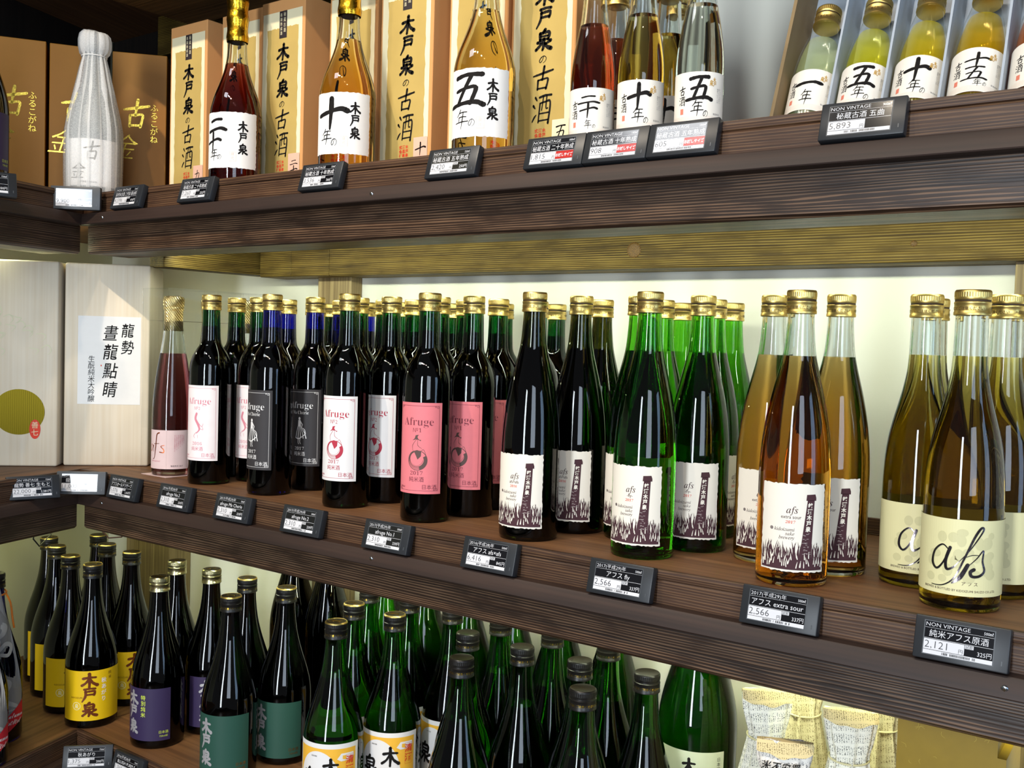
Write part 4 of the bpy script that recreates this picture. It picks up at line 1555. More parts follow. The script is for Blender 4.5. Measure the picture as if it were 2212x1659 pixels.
# rosé bottles inside clear plastic cartons
PLASTIC = clear_plastic('clear_plastic')
for i, (bx, by, lab, blab) in enumerate((
        (-.1185, .0755, 'front clear plastic carton with a rosé bottle inside', 'rosé bottle with a gold net capsule and pale pink label in the front clear carton'),
        (-.1185, .1520, 'second clear plastic carton, behind the front one', 'rosé bottle in the second clear carton, its gold net top showing'),
        (-.1185, .2285, 'third clear plastic carton, rearmost of its row', 'rosé bottle in the third clear carton, gold top behind the others'))):
    bottle('rose_bottle', blab, bx, by, .0012, 'rose', 'clear', 'rose', 'net', 'rose', -30, 'rosé bottles in clear cartons')
    t = thing('clear_carton', lab, 'carton', (bx, by, 0), (0, 0, 0), 'clear plastic cartons')
    h = .0355
    mb = MB()
    q = [(-h, -h), (h, -h), (h, h), (-h, h)]
    vs = [(x, y, .0004) for x, y in q] + [(x, y, .3165) for x, y in q]
    mb.add(vs, [(0, 1, 5, 4), (1, 2, 6, 5), (2, 3, 7, 6), (3, 0, 4, 7), (4, 5, 6, 7)], PLASTIC)
    for x, y in q:
        mb.tube([(x, y, .0004), (x, y, .3165)], .0003, PLASTIC, 4)
    link('panels', mb.mesh('panels'), t)
    mb = MB()
    mb.box(-h + .0005, h - .0005, -h + .0005, h - .0005, .0002, .0009, PALEPINK)
    link('base_card', mb.mesh('base_card'), t)
    mb = MB()
    vs, fs = [], []
    for q in range(32):
        a = 2 * PI * q / 32
        sq = .0345 / max(abs(math.cos(a)), abs(math.sin(a)))
        vs += [(.0165 * math.cos(a), .0165 * math.sin(a), .262), (sq * math.cos(a), sq * math.sin(a), .262)]
    for q in range(32):
        q2 = (q + 1) % 32
        fs.append([2 * q, 2 * q + 1, 2 * q2 + 1, 2 * q2])
    mb.add(vs, fs, PAPERI)
    link('neck_collar', mb.mesh('neck_collar'), t)

# pale wooden gift boxes in the corner
def wooden_box(nm, lab, x, y, ang, w, d, h):
    """x, y: front right lower corner (local u = w/2); front faces local -Y"""
    t = thing(nm, lab, 'box', (x, y, 0), (0, 0, math.radians(ang)), 'pale wooden presentation boxes')
    mb = MB()
    mb.box(-w, 0, 0, d, .0005, h, PAULOWNIA, .0035, 3)
    link('case', mb.mesh('case', 40), t)
    return t


t = wooden_box('wooden_box', 'pale wooden box with a white paper label of brush calligraphy', -.2305, .1055, 45, .145, .125, .361)
a = Art()
a.rect(-.1220, .111, -.0150, .268, PAPERW, 0)
for i, ch in enumerate('龍勢'):
    a.text(ch, -.0385, .2335 - .0300 * i, .0265, BLACKINK, 'C', .006, .85, .12, 1)
for i, ch in enumerate('晝龍點睛'):
    a.text(ch, -.0680, .2270 - .0335 * i, .0300, BLACKINK, 'C', .006, .85, .15, 1)
for i, ch in enumerate('生酛純米大吟醸'):
    a.text(ch, -.0990, .1870 - .0118 * i, .0125, BLACKINK, 'C', 0, .95, .1, 1)
a.rect(-.0830, .1790, -.0812, .1815, REDINK, 1)
mb = MB()
a.build(mb, flat(-.0004))
link('paper_label', mb.mesh('paper_label'), t)

t = wooden_box('wooden_box', 'pale wooden box with a gold disc and red oval seal at the left edge', -.3255, -.0125, 45, .145, .125, .361)
a = Art()
a.disc(-.0640, .0960, .0430, .0400, foil('brushed_gold_disc', '#4f4510', .36, 90, .08, True, 'X'), 0, 48)
a.disc(-.0370, .0660, .0092, .0170, plain('vermilion_seal', '#e03a20', .6), 1, 32)
a.vtext('善七', -.0370, .0800, .0125, PAPERC, 1.05, 0, 2)
mb = MB()
a.build(mb, flat(-.0004))
link('gold_disc', mb.mesh('gold_disc'), t)
a = Art()
rel = plain('embossed_wood', '#e2dcb6', .6, noise=.05)
rnd = random.Random(12)
for k in range(16):
    u = -.118 + .1 * rnd.random()
    v = .205 + .07 * rnd.random()
    a.items.append((*stroke([(u, v), (u + .010, v + .010 * (rnd.random() - .3)), (u + .016, v - .004), (u + .010, v - .012)], .0012, .0020, .0006), rel, 0))
mb = MB()
a.build(mb, flat(-.0004))
link('embossing', mb.mesh('embossing'), t)

# ------------------------------------------------------------------ top shelf
for i, (x, lab, art, lq) in enumerate(((.0610, 'dark red-brown bottle with a gold capsule and the twenty-year brush label', 'aged20', 'aged20'),
                                       (.3075, 'orange bottle with a gold capsule and the ten-year brush label', 'aged10', 'aged10'),
                                       (.5545, 'golden bottle with the five-year brush label, its neck cut by the picture top', 'aged5', 'aged5'))):
    bottle('aged_sake_bottle', lab, x, .056, ZT, 'aged', 'clear', lq, 'foil', art, -22, 'large aged sake bottles')

for x, y, lab, art, lq, off in ((.7190, .055, 'small red-brown bottle with the twenty-year label', 's二十', 's20', -10),
                                (.7860, .052, 'small golden bottle with the ten-year label, centre of the three', 's十', 's10', -6),
                                (.8580, .055, 'small pale bottle with the five-year label beside the white wall', 's五', 's5', -4),
                                (.7115, .118, 'small red-brown bottle standing behind the gap of the first two small bottles', 's二十', 's20', -6),
                                (.7770, .132, 'small golden bottle standing behind the ten-year one', 's十', 's10', -6),
                                (.7560, .190, 'small bottle at the back, mostly hidden behind the two ten-year ones', 's十', 's10', -6)):
    bottle('small_sake_bottle', lab, x, y, ZT, 'small_tall', 'clear', lq, 'gold', art, off, 'small sake bottles')


def card_box(x, y, lab, year, nm='aged_sake_box'):
    w, d, h = .1020, .100, .303
    t = thing(nm, lab, 'box', (x, y, ZT), (0, 0, 0), 'peach card boxes behind the aged sake')
    mb = MB()
    mb.box(0, w, 0, d, .0003, h, KRAFT, .0012, 1)
    link('carton', mb.mesh('carton'), t)
    a = Art()
    a.rect(.004, 0.001, .0965, .284, PAPERC, 0)
    a.poly(ragged(.0150, .002, .0880, .258, .0009, 36, 21), OLIVEP, 1)
    a.rect(.0435, .241, .0610, .284, plain('plum_black_plate', '#2e2528', .6), 2)
    a.vtext('秘蔵古酒', .0560, .282, .0072, PAPERC, 1.15, 0, 3, .75)
    a.vtext('長期熟成酒', .0480, .281, .0062, PAPERC, 1.15, 0, 3, .75)
    c = .0520
    for ch, v0, v1, ww in (('木', .2060, .2310, .0270), ('戸', .1770, .2030, .0250), ('泉', .1480, .1745, .0270), ('の', .1310, .1420, .0130), ('古', .0970, .1270, .0300), ('酒', .0550, .0920, .0290)):
        a.brush(ch, c - ww / 2, v0, ww, v1 - v0, BLACKINK, 3, 1.3 if ch in '木戸泉' else 1.05, .10)
    for i, s in enumerate(('木戸泉', '酒造株', '式会社')):
        a.vtext(s, .0575 - .0060 * i, .0470, .0054, REDINK, 1.1, .03, 3)
    a.rect(.0705, .0008, .0965, .0560, PINKTAG if year != '五' else PAPERC, 4)
    if year == '二十':
        a.brush('二', .076, .036, .016, .010, BLACKINK, 5).brush('十', .076, .022, .016, .014, BLACKINK, 5).brush('年', .078, .008, .012, .013, BLACKINK, 5)
    else:
        a.brush(year, .0745, .030, .019, .018, BLACKINK, 5).brush('年', .078, .010, .013, .017, BLACKINK, 5)
    mb = MB()
    a.build(mb, flat(-.0003, .0002))
    link('front_label', mb.mesh('front_label'), t)


for x, y, lab, yr in ((-.2020, .120, 'peach box with the nine-year slip, standing alone left of the twenty-year bottle', '九'),
                      (-.0690, .127, 'peach box directly behind the twenty-year bottle', '二十'),
                      (.0415, .120, 'peach box between the twenty-year and ten-year bottles', '二十'),
                      (.1925, .127, 'peach box directly behind the ten-year bottle', '十'),
                      (.3080, .120, 'peach box between the ten-year and five-year bottles', '十'),
                      (.4340, .127, 'peach box directly behind the five-year bottle', '五'),
                      (.5480, .120, 'peach box between the five-year bottle and the small bottles', '五')):
    card_box(x, y, lab, yr)

# bronze boxes in the corner
for x, y, ang, lab in ((-.4560, .0320, 57, 'bronze box with gold script at the left picture edge'),
                       (-.4040, .1225, 57, 'bronze box behind the paper-wrapped bottle'),
                       (-.3400, .2090, 50, 'bronze box with gold script right of the paper-wrapped bottle')):
    t = thing('bronze_box', lab, 'box', (x, y, ZT), (0, 0, math.radians(ang)), 'bronze card boxes in the corner')
    mb = MB()
    mb.box(-.0985, 0, 0, .095, .0003, .296, BRONZE, .001, 1)
    link('carton', mb.mesh('carton'), t)
    a = Art()
    a.brush('古', -.0790, .1560, .044, .052, GOLDINK, 1, 1.15, .1)
    a.text('金', -.0800, .098, .052, GOLDINK, 'C', -.01, .9, .3)
    a.vtext('ふるこがね', -.0220, .203, .0150, GOLDINK, 1.0, 0)
    mb = MB()
    a.build(mb, flat(-.0003))
    link('gold_script', mb.mesh('gold_script'), t)

# bottle wrapped in white tissue
t = thing('wrapped_bottle', 'bottle wrapped in translucent white tissue tied below its cap', 'bottle', (-.2810, .0220, ZT), (0, 0, math.radians(58)))
mb = MB()
mb.lathe(smooth_profile([(r * 1.0, z * .93) for r, z in PR['sake']['p']]), plain('frosted_grey_glass', '#8f9391', .35, noise=.15, nscale=40), 40)
link('glass_body', mb.mesh('glass_body', 50), t)
a = Art()
a.rect(-.046, .012, .046, .092, plain('pearl_label', '#f1eeea', .5), 0)
a.brush('古', -.016, .057, .026, .030, plain('grey_brush', '#77736c', .7), 1, 1.0, .1)
a.text('金', -.026, .026, .030, plain('grey_brush', '#77736c', .7), 'C', -.012, .9, .2)
a.text('木戸泉酒造株式会社', -.008, .0175, .0034, plain('grey_brush', '#77736c', .7))
mb = MB()
a.build(mb, wrap(.0446), .0026)
link('label', mb.mesh('label'), t)
rnd = random.Random(7)
WS = .93
rings = [(.0470, .0006), (.0480, .04), (.0485, .09), (.0470, .120), (.0430, .145), (.0375, .170), (.0322, .195), (.0272, .218), (.0232, .238), (.0200, .2535), (.0190, .258), (.0235, .264), (.0262, .275), (.0265, .288), (.0245, .2985), (.0190, .3045), (.0090, .3065)]


def tissue_pt(i, ph, lift=0.0):
    r, z = rings[i]
    amp = .0014 if z < .10 else (.0028 if z < .24 else .0016)
    rr = r + lift + amp * (math.sin(ph * 7 + .5) * .5 + math.sin(ph * 13 + 1.2 + z * 4) * .5)
    if z < .2:
        rr = max(rr, interp(PR['sake']['p'], min(z + .0005, .28)) + .0008 + lift)
    return (rr * math.cos(ph), rr * math.sin(ph), (z + (.004 * math.cos(ph - 2.0) if z > .265 else 0)) * WS)


seg = 72
vs, fs = [], []
for i in range(len(rings)):
    for q in range(seg):
        vs.append(tissue_pt(i, 2 * PI * q / seg))
for i in range(len(rings) - 1):
    for q in range(seg):
        q2 = (q + 1) % seg
        fs.append([i * seg + q, i * seg + q2, (i + 1) * seg + q2, (i + 1) * seg + q])
fs.append([(len(rings) - 1) * seg + q for q in range(seg)])
mb = MB()
mb.add(vs, fs, tissue('white_tissue', (.93, .92, .89), .80), True)
# overlapping pleats: a second layer of paper in long tapering folds, gathered at the neck
for c0, w in ((-1.30, .05), (-1.72, .06), (-1.02, .10), (-.70, .05), (-2.05, .07), (-2.5, .12), (-.3, .12), (.4, .2), (1.2, .25), (2.2, .25)):
    vs, fs = [], []
    for i in range(len(rings)):
        f = .35 + .65 * max(0, 1 - rings[i][1] / .25)
        spread = w * (f if i < 11 else .8) * (3.0 if rings[i][1] > .19 else 1.0)
        for q in range(5):
            vs.append(tissue_pt(i, c0 + spread * (q / 2 - 1), .0009))
    for i in range(len(rings) - 1):
        for q in range(4):
            fs.append([i * 5 + q, i * 5 + q + 1, (i + 1) * 5 + q + 1, (i + 1) * 5 + q])
    mb.add(vs, fs, tissue('white_tissue_fold', (.94, .93, .90), .50), True)
link('tissue_wrap', mb.mesh('tissue_wrap', 70), t)
mb = MB()
mb.tube([(.0208 * math.cos(2 * PI * k / 24), .0208 * math.sin(2 * PI * k / 24), .2575 * WS) for k in range(25)], .0009, PAPERW, 6)
link('tie', mb.mesh('tie'), t)

# small purple label of a bottle at the left picture edge
bottle('sake_bottle', 'dark bottle with a purple label cut by the left picture edge', -.2800, -.1760, ZT, 'sake', 'brown', 'dark', 'black_gold', 'kido_purple', 10)

# gift set: five small bottles lying back in a divided tray
GA = math.radians(24)
gift = thing('gift_tray', 'open grey-lined gift tray leaning back with five small bottles in its slots', 'tray', (.9105, .130, ZT + .025), (-GA, 0, math.radians(1.5)))
TRAYC = plain('grey_linen_lining', '#aab2ba', .7, noise=.05, nscale=120)
TRAYW = plain('tan_card_rim', '#8a7452', .7)
PITCH, TW, TH, TDP = .0585, .301, .225, .058
mb = MB()
mb.box(0, TW, TDP - .003, TDP, 0, TH, TRAYC)
mb.box(0, TW, 0.010, TDP - .003, 0, .003, TRAYC)
mb.box(0, TW, 0, TDP - .003, TH - .003, TH, TRAYC)
link('tray_back', mb.mesh('tray_back'), gift)
for k, xx in enumerate((0, TW - .004)):
    link('side_wall', MB().box(xx, xx + .004, -.004, TDP - .003, 0, TH, TRAYW).mesh('side_wall'), gift)
for k in range(1, 5):
    link('divider', MB().box(.0040 + PITCH * k - .0020, .0040 + PITCH * k + .0005, .004, TDP - .003, .003, TH - .003, TRAYC).mesh('divider'), gift)
gift_mw = Matrix.Translation((.9105, .130, ZT + .025)) @ Matrix.Rotation(math.radians(1.5), 4, 'Z') @ Matrix.Rotation(-GA, 4, 'X')
for k, (art, lq, lab) in enumerate((('s一', 'g1', 'pale lime small bottle with the one-year label in the gift tray'),
                                    ('s五', 'g5', 'yellow small bottle with the five-year label in the gift tray'),
                                    ('s十', 'g10', 'golden small bottle with the ten-year label in the gift tray'),
                                    ('s十五', 'g15', 'deep gold small bottle with the fifteen-year label in the gift tray'),
                                    ('s二十', 'g20', 'red small bottle with the twenty-year label at the right of the gift tray'))):
    p = gift_mw @ Vector((.0040 + PITCH * (k + .5) - .0006, .0275, .0035))
    b = bottle('small_sake_bottle', lab, p.x, p.y, p.z, 'gift', 'clear_thin', lq, 'gold', art, 0, 'small bottles in the gift tray')
    b.rotation_euler = (gift_mw @ Matrix.Rotation(math.radians(6), 4, 'Z')).to_euler()

# ------------------------------------------------------------------ bottom shelf bottles
G_L = 'dark sake bottles on the bottom shelf'
G_S = 'green sake bottles on the bottom shelf'
LOW = [
    ('front bottle with the bright yellow label, beside the shelf corner', -.2960, .0410, 'sake', 'brown', 'dark', 'black_gold', 'kido_yellow', 2, G_L),
    ('second yellow-label bottle, left of and behind the front one', -.3880, .0520, 'sake', 'brown', 'dark', 'black_gold', 'kido_yellow', 14, G_L),
    ('third yellow-label bottle, its label dim behind the second one', -.4865, .0810, 'sake', 'brown', 'dark', 'black_gold', 'kido_yellow', 22, G_L),
    ('fourth yellow-label bottle, leftmost at the back', -.5740, .1150, 'sake', 'brown', 'dark', 'black_gold', 'kido_yellow', 20, G_L),
    ('brown bottle right of the front yellow one, its yellow label in the gap', -.3400, .1480, 'sake', 'brown', 'dark', 'black_gold', 'kido_yellow', 16, G_L),
    ('brown bottle behind the second yellow-label bottle, cap below the shelf corner', -.4350, .1560, 'sake', 'brown', 'dark', 'black_gold', 'kido_yellow', 20, G_L),
    ('rearmost brown bottle right under the corner of the middle shelf', -.5310, .1965, 'sake', 'brown', 'dark', 'black_gold', 'kido_yellow', 20, G_L),
    ('front bottle with the purple label and lime lettering', -.1300, .0640, 'sake', 'brown', 'dark', 'pale_gold', 'kido_purple', -36, G_L),
    ('pale-gold-capped bottle directly behind the front purple-label bottle', -.2140, .1590, 'sake', 'brown', 'dark', 'pale_gold', 'kido_purple', -60, G_L),
    ('second purple-label bottle showing silver characters', -.1130, .1590, 'sake', 'brown', 'dark', 'pale_gold', 'kido_purple', 14, G_L),
    ('front bottle with the deep green label, black cap with gold rim', .0620, .0630, 'sake', 'brown', 'dark', 'black_gold', 'kido_green', -18, G_L),
    ('black-capped bottle behind the front green-label bottle', -.0160, .1590, 'sake', 'brown', 'dark', 'black_gold', 'kido_green', 70, G_L),
    ('second bottle with a deep green label, right of the front one', .0840, .1590, 'sake', 'brown', 'dark', 'black_gold', 'kido_green', -22, G_L),
    ('front bright green bottle with the orange and white label', .2930, .0710, 'sake', 'green_mid', 'greenish', 'black_gold', 'seishu', -16, G_S),
    ('bright green bottle behind the left side of the front orange-label one', .2390, .1620, 'sake', 'green_mid', 'greenish', 'black_gold', 'seishu', -40, G_S),
    ('green bottle behind two others, black cap just under the beam', .1850, .2520, 'sake', 'green_mid', 'greenish', 'black_gold', 'seishu', -20, G_S),
    ('second bright green bottle with an orange and white label', .3300, .1580, 'sake', 'green_mid', 'greenish', 'black_gold', 'seishu', -14, G_S),
    ('green bottle behind the second orange label, cap just under the beam', .2780, .2500, 'sake', 'green_mid', 'greenish', 'black_gold', 'seishu', -20, G_S),
    ('third bright green bottle with an orange label, cap under the beam edge', .3700, .2480, 'sake', 'green_mid', 'greenish', 'black_gold', 'seishu', -24, G_S),
    ('front deep green bottle with a plain black cap, left of three', .5400, .0600, 'sake', 'green_deep', 'greenish', 'black', None, 0, G_S),
    ('deep green bottle with a plain black cap, behind the left front one', .4740, .1560, 'sake', 'green_deep', 'greenish', 'black', None, 0, G_S),
    ('deep green bottle with a plain black cap, between the two front ones', .5720, .1540, 'sake', 'green_deep', 'greenish', 'black', None, 0, G_S),
    ('deep green bottle with a plain black cap, just behind the right front one', .6650, .1560, 'sake', 'green_deep', 'greenish', 'black', None, 0, G_S),
    ('front deep green bottle with a plain black cap, the nearest to the viewer', .7270, .0640, 'sake', 'green_deep', 'greenish', 'black', None, 0, G_S),
    ('deep green bottle with a plain black cap, rightmost of the black caps', .7580, .1700, 'sake', 'green_deep', 'greenish', 'black', None, 0, G_S),
    ('green bottle in the third row, cap half cut by the beam, left of three', .4640, .2480, 'sake', 'green_mid', 'greenish', 'black', None, 0, G_S),
    ('green bottle in the third row, cap half cut by the beam, middle of three', .5580, .2500, 'sake', 'green_mid', 'greenish', 'black', None, 0, G_S),
    ('green bottle in the third row, cap half cut by the beam, right of three', .6520, .2520, 'sake', 'green_mid', 'greenish', 'black', None, 0, G_S),
]
for lab, x, y, sh, gl, lq, cap, art, off, grp in LOW:
    bottle('sake_bottle', lab, x, y, ZB, sh, gl, lq, cap, art, off, grp)
G_T = 'tall bottles in the back row of the bottom shelf'
for x, gl, lq, lab in ((-.1000, 'brown', 'dark', 'tall black bottle at the back, above the second green label'),
                       (-.0050, 'brown', 'dark', 'tall black bottle at the back, just left of the wooden upright'),
                       (.1350, 'green_mid', 'greenish', 'tall green bottle neck at the back, leftmost of the green row'),
                       (.2290, 'green_mid', 'greenish', 'tall green bottle neck at the back, second of the green row'),
                       (.3230, 'green_mid', 'greenish', 'tall green bottle neck at the back, third of the green row'),
                       (.4180, 'green_mid', 'greenish', 'tall green bottle neck at the back, fourth of the green row'),
                       (.5120, 'green_deep', 'greenish', 'tall green bottle neck at the back, fifth of the green row'),
                       (.6080, 'green_deep', 'greenish', 'tall green bottle neck at the back, rightmost of the row')):
    bottle('tall_bottle', lab, x, .3410 if x < .1 else .3430, ZB, 'tall', gl, lq, 'black', None, 0, G_T)
bottle('large_bottle', 'large green bottle with a pale label, beside the newspaper-wrapped bottles', .7800, .2780, ZB, 'magnum', 'green_deep', 'greenish', 'black', 'nihonshu', -10)

# bottles wrapped in newspaper
def news_bottle(x, y, lab, mat, top_mat, az, k=1.0, big=None, hz=0.0):
    t = thing('newspaper_bottle', lab, 'bottle', (x, y, ZB), (0, 0, math.radians(az)), 'bottles wrapped in newspaper')
    rings = [(.0415, .0415, 0), (.0430, .0430, .02), (.0432, .0430, .10), (.0405, .0400, .140), (.0360, .0345, .175), (.0315, .0290, .205), (.0250, .0225, .232), (.0200, .0180, .254),
             (.0190, .0170, .262), (.0205, .0165, .268), (.0240, .0145, .280), (.0272, .0105, .294), (.0285, .0070, .304), (.0285, .0050, .312)]
    rings = [(a, b, z * k + hz * (z / .312)) for a, b, z in rings]
    seg = 64
    rnd = random.Random(int(x * 1000))
    ph0 = rnd.random() * 6
    vs, fs = [], []
    for i, (ra, rb, z) in enumerate(rings):
        amp = .0 if i < 2 else (.0010 if i < 5 else (.0022 if i < 9 else .0010))
        for q in range(seg):
            ph = 2 * PI * q / seg
            w = amp * (math.sin(ph * 9 + ph0) + .6 * math.sin(ph * 15 + 2 * ph0))
            vs.append(((ra + w) * math.cos(ph), (rb + w) * math.sin(ph), z + (.003 * math.sin(ph * 2 + ph0) if i > 10 else 0)))
    for i in range(len(rings) - 1):
        for q in range(seg):
            q2 = (q + 1) % seg
            fs.append([i * seg + q, i * seg + q2, (i + 1) * seg + q2, (i + 1) * seg + q])
    fs.append([(len(rings) - 1) * seg + q for q in range(seg)])
    fs.append([q for q in range(seg)][::-1])
    mb = MB()
    mb.add(vs, fs, mat, True)
    if big:
        a = Art()
        for i, ch in enumerate(big):
            a.text(ch, -.0195 + .0098 * i, rings[10][2] + .004, .0105, BLACKINK, 'C', .01, .9, .3, 1)
        a.build(mb, lambda u, v, l: (u, -(.0195 - max(0, (v - rings[9][2])) * .36) * math.sqrt(max(.05, 1 - (u / .0285) ** 2)) - .0030, v), .004)
    link('newspaper', mb.mesh('newspaper', 60), t)
    # folded-over top flap, yellowed
    zt = rings[-1][2]
    vs, fs = [], []
    cols = 24
    for i in range(cols + 1):
        u = -.0288 + .0576 * i / cols
        s = math.sqrt(max(0, 1 - (u / .0292) ** 2))
        dz = .0012 * math.sin(u * 260 + ph0)
        for (yy, zz) in ((.0052, zt - .002), (.0048, zt + .0022), (-.0055, zt + .0022), (-.0100, zt - .004), (-.0120 - .002 * s, zt - .013 + .005 * abs(u) / .029 + dz)):
            vs.append((u, yy * (.35 + .65 * s) if yy > 0 else yy * (.45 + .55 * s), zz))
    for i in range(cols):
        for j in range(4):
            fs.append([i * 5 + j, i * 5 + j + 1, (i + 1) * 5 + j + 1, (i + 1) * 5 + j])
    mb = MB()
    mb.add(vs, fs, top_mat, True)
    link('top_flap', mb.mesh('top_flap', 50), t)
    mb = MB()
    za = rings[8][2]
    mb.tube([((.0212) * math.cos(2 * PI * q / 32), (.0192) * math.sin(2 * PI * q / 32), za + .0015 * math.sin(2 * PI * q / 32)) for q in range(33)], .0011, plain('rubber_band', '#e3d9a8', .6), 6)
    link('rubber_band', mb.mesh('rubber_band'), t)
    return t


NP1 = newsprint('newspaper_dense', '#f6f2e0', '#6a6a62', 260, 0.0)
NP2 = newsprint('newspaper_large_type', '#efe8dc', '#5a5a60', 170, 3.1)
NP3 = newsprint('newspaper_yellowed', '#c6bb98', '#6a5a38', 220, 5.7)
NP4 = newsprint('newspaper_top', '#e2cd96', '#77653c', 260, 8.3)
news_bottle(.9370, .1250, 'newspaper-wrapped bottle at the left, a smaller one in front of it', NP1, NP4, 32)
news_bottle(.9880, .0480, 'front newspaper-wrapped bottle, lowest, with large brush characters', NP2, NP4, 22, .93, '米不安買')
news_bottle(1.0320, .1240, 'newspaper-wrapped bottle in the centre with a pale rubber band and wide flap', NP1, NP4, 22)
news_bottle(.9420, .2300, 'yellowed newspaper bottle behind the left one', NP3, NP4, 30)
news_bottle(1.0350, .2300, 'yellowed newspaper bottle close behind the centre one', NP3, NP4, 20, 1.02)
news_bottle(.9900, .3400, 'newspaper bottle at the back in shadow', NP3, NP4, 25)
news_bottle(1.0800, .3300, 'newspaper bottle at the back right, near the gold box', NP3, NP4, 15)
a = Art()
t = thing('red_card', 'red and black diamond card among the newspaper bottles', 'card', (1.0790, .1720, ZB + .196), (0, 0, math.radians(24)))
mb = MB()
a.poly([(-.020, 0), (0, -.026), (.020, 0), (0, .026)], BLACKINK, 0)
a.poly([(-.0165, 0), (0, -.0215), (.0165, 0), (0, .0215)], PAPERI, 1)
a.poly([(-.0145, 0), (0, -.0190), (.0145, 0), (0, .0190)], plain('brick_red_print', '#a2281c', .6), 2)
a.brush('一', -.008, -.006, .016, .012, PAPERI, 3, 1.4)
a.build(mb, flat(0, .0002))
mb.box(-.004, .004, .0003, .0012, -.196, 0, PAPERI)
link('card', mb.mesh('card'), t)

# gold washi boxes at the right
WASHI = plain('gold_washi', '#97791a', .45, noise=.12, nscale=60, spec=.4, bump=.1)
FIBRE = plain('washi_fibre', '#c4a842', .45)
t = thing('gold_box', 'gold washi paper box with a stepped lid at the right end of the bottom shelf', 'box', (1.0930, .080, ZB), (0, 0, math.radians(2)))
for nm, z0, z1, w, d in (('carton', .0003, .3150, .1010, .102), ('lid', .3150, .352, .0930, .094)):
    mb = MB()
    mb.box(0, w, 0, d, z0, z1, WASHI)
    a = Art()
    rnd = random.Random(int(z1 * 999))
    for k in range(80 if nm == 'carton' else 14):
        u, v, q = .004 + (w - .012) * rnd.random(), z0 + .01 + (z1 - z0 - .02) * rnd.random(), rnd.random() * 6.28
        l = .003 + .006 * rnd.random()
        a.items.append((*stroke([(u, v), (u + l * .5 * math.cos(q), v + l * .5 * math.sin(q)), (min(max(u + l * math.cos(q + .6), .002), w - .002), v + l * math.sin(q + .6))], .0003, .0004, .0002, 3), FIBRE, 1))
    a.build(mb, flat(-.0002, .0001))
    link(nm, mb.mesh(nm), t)

# bottles with grey hang sheets at the left picture edge
SHEET = plain('grey_sheet', '#8d8a86', .6, noise=.05)
SHEETP = plain('grey_sheet_pattern', '#b4b0aa', .6)
REDTAG = plain('autumn_red', '#c8202c', .5)
CORD = plain('orange_cord', '#e07a1c', .6, noise=.2, nscale=500)
for x, y, az, lab in ((-.2620, -.1780, 60, 'dark bottle under a grey red-cornered sheet, the front one at the left edge'),
                      (-.3460, -.1100, 60, 'dark bottle under a grey sheet with a red corner, behind the front one')):
    b = bottle('sake_bottle', lab, x, y, ZB, 'sake', 'blue', 'dark', 'black', None, 0, 'bottles with hanging grey sheets', az=az)
    a = Art()
    a.poly([(-.060, .140), (-.012, .262), (.012, .262), (.030, .200), (.056, .085), (.0560, .066), (.020, .040), (-.060, .020)], SHEET, 0)
    rnd = random.Random(5)
    for k in range(9):
        u, v = -.045 + .07 * rnd.random(), .09 + .11 * rnd.random()
        if abs(u) > .05 - (v - .08) * .25:
            u *= .4
        a.items.append((*stroke([(u - .010, v), (u, v + .008), (u + .010, v + .002), (u + .004, v - .010), (u - .008, v - .008)], .006, .007, .005), SHEETP, 1))
    for q in (0, 1):
        a.items.append((*stroke([(-.01 + .02 * q, .088), (.018, .075), (.042 - .05 * q, .062)], .007, .008, .006), SHEETP, 1))
    a.text('BREWED BY KIDOIZUMI', .020, .0560, .0034, PAPERI, 'C', 0, 1, 0, 1)
    a.poly([(.014, .040), (.056, .070), (.058, .040), (.018, .016)], REDTAG, 2)
    a.text('𝒶𝓊𝓉𝓊𝓂𝓃', .038, .0440, .0130, PAPERW, 'C', .004, .8, .2, 3)
    a.text('𝓈𝑒𝓁𝑒𝒸𝓉', .038, .0330, .0130, PAPERW, 'C', .004, .8, .2, 3)
    P = smooth_profile(PR['sake']['p'])

    def drape(u, v, l, P=P):
        r = max(interp(P, min(v, .280)), .0175) + .0035 + .0006 * l
        if v < .12:
            r = .0446 + .0035 + .0006 * l
        aa = u / max(r, .026)
        return (r * math.sin(aa), -r * math.cos(aa), v)
    mb = MB()
    a.build(mb, drape, .004)
    link('hang_sheet', mb.mesh('hang_sheet'), b)
    mb = MB()
    mb.tube([(.0185 * math.cos(q * .5) , .0185 * math.sin(q * .5) - .002, .252 + .002 * math.sin(q)) for q in range(14)], .0016, CORD, 6)
    mb.tube([(.018, -.012, .252), (.022, -.018, .246), (.0255, -.022, .238), (.0275, -.025, .228), (.0285, -.028, .218), (.030, -.031, .208), (.032, -.034, .197)], .0016, CORD, 6)
    link('cord', mb.mesh('cord'), b)

# loose wires under the middle shelf
mb = MB()
mb.tube([(-.300, .060, -.100), (-.292, .055, -.118), (-.278, .060, -.130), (-.262, .075, -.128), (-.250, .090, -.110), (-.246, .100, -.040)], .0013, plain('brown_wire', '#54301a', .5), 8)
tag(link('wire', mb.mesh('wire')), 'brown wire looping below the corner of the middle shelf', 'wire')
mb = MB()
mb.tube([(-.365, -.030, -.1035), (-.368, -.028, -.115), (-.360, -.035, -.130), (-.385, -.010, -.150), (-.400, .02, -.135), (-.420, .05, -.045)], .0013, plain('black_wire', '#1c1a18', .5), 8)
tag(link('wire', mb.mesh('wire')), 'thin black wire hanging above the second yellow-label bottle', 'wire')

# ------------------------------------------------------------------ price tags
TW_, TH_, TD_ = .0800, .0385, .0105


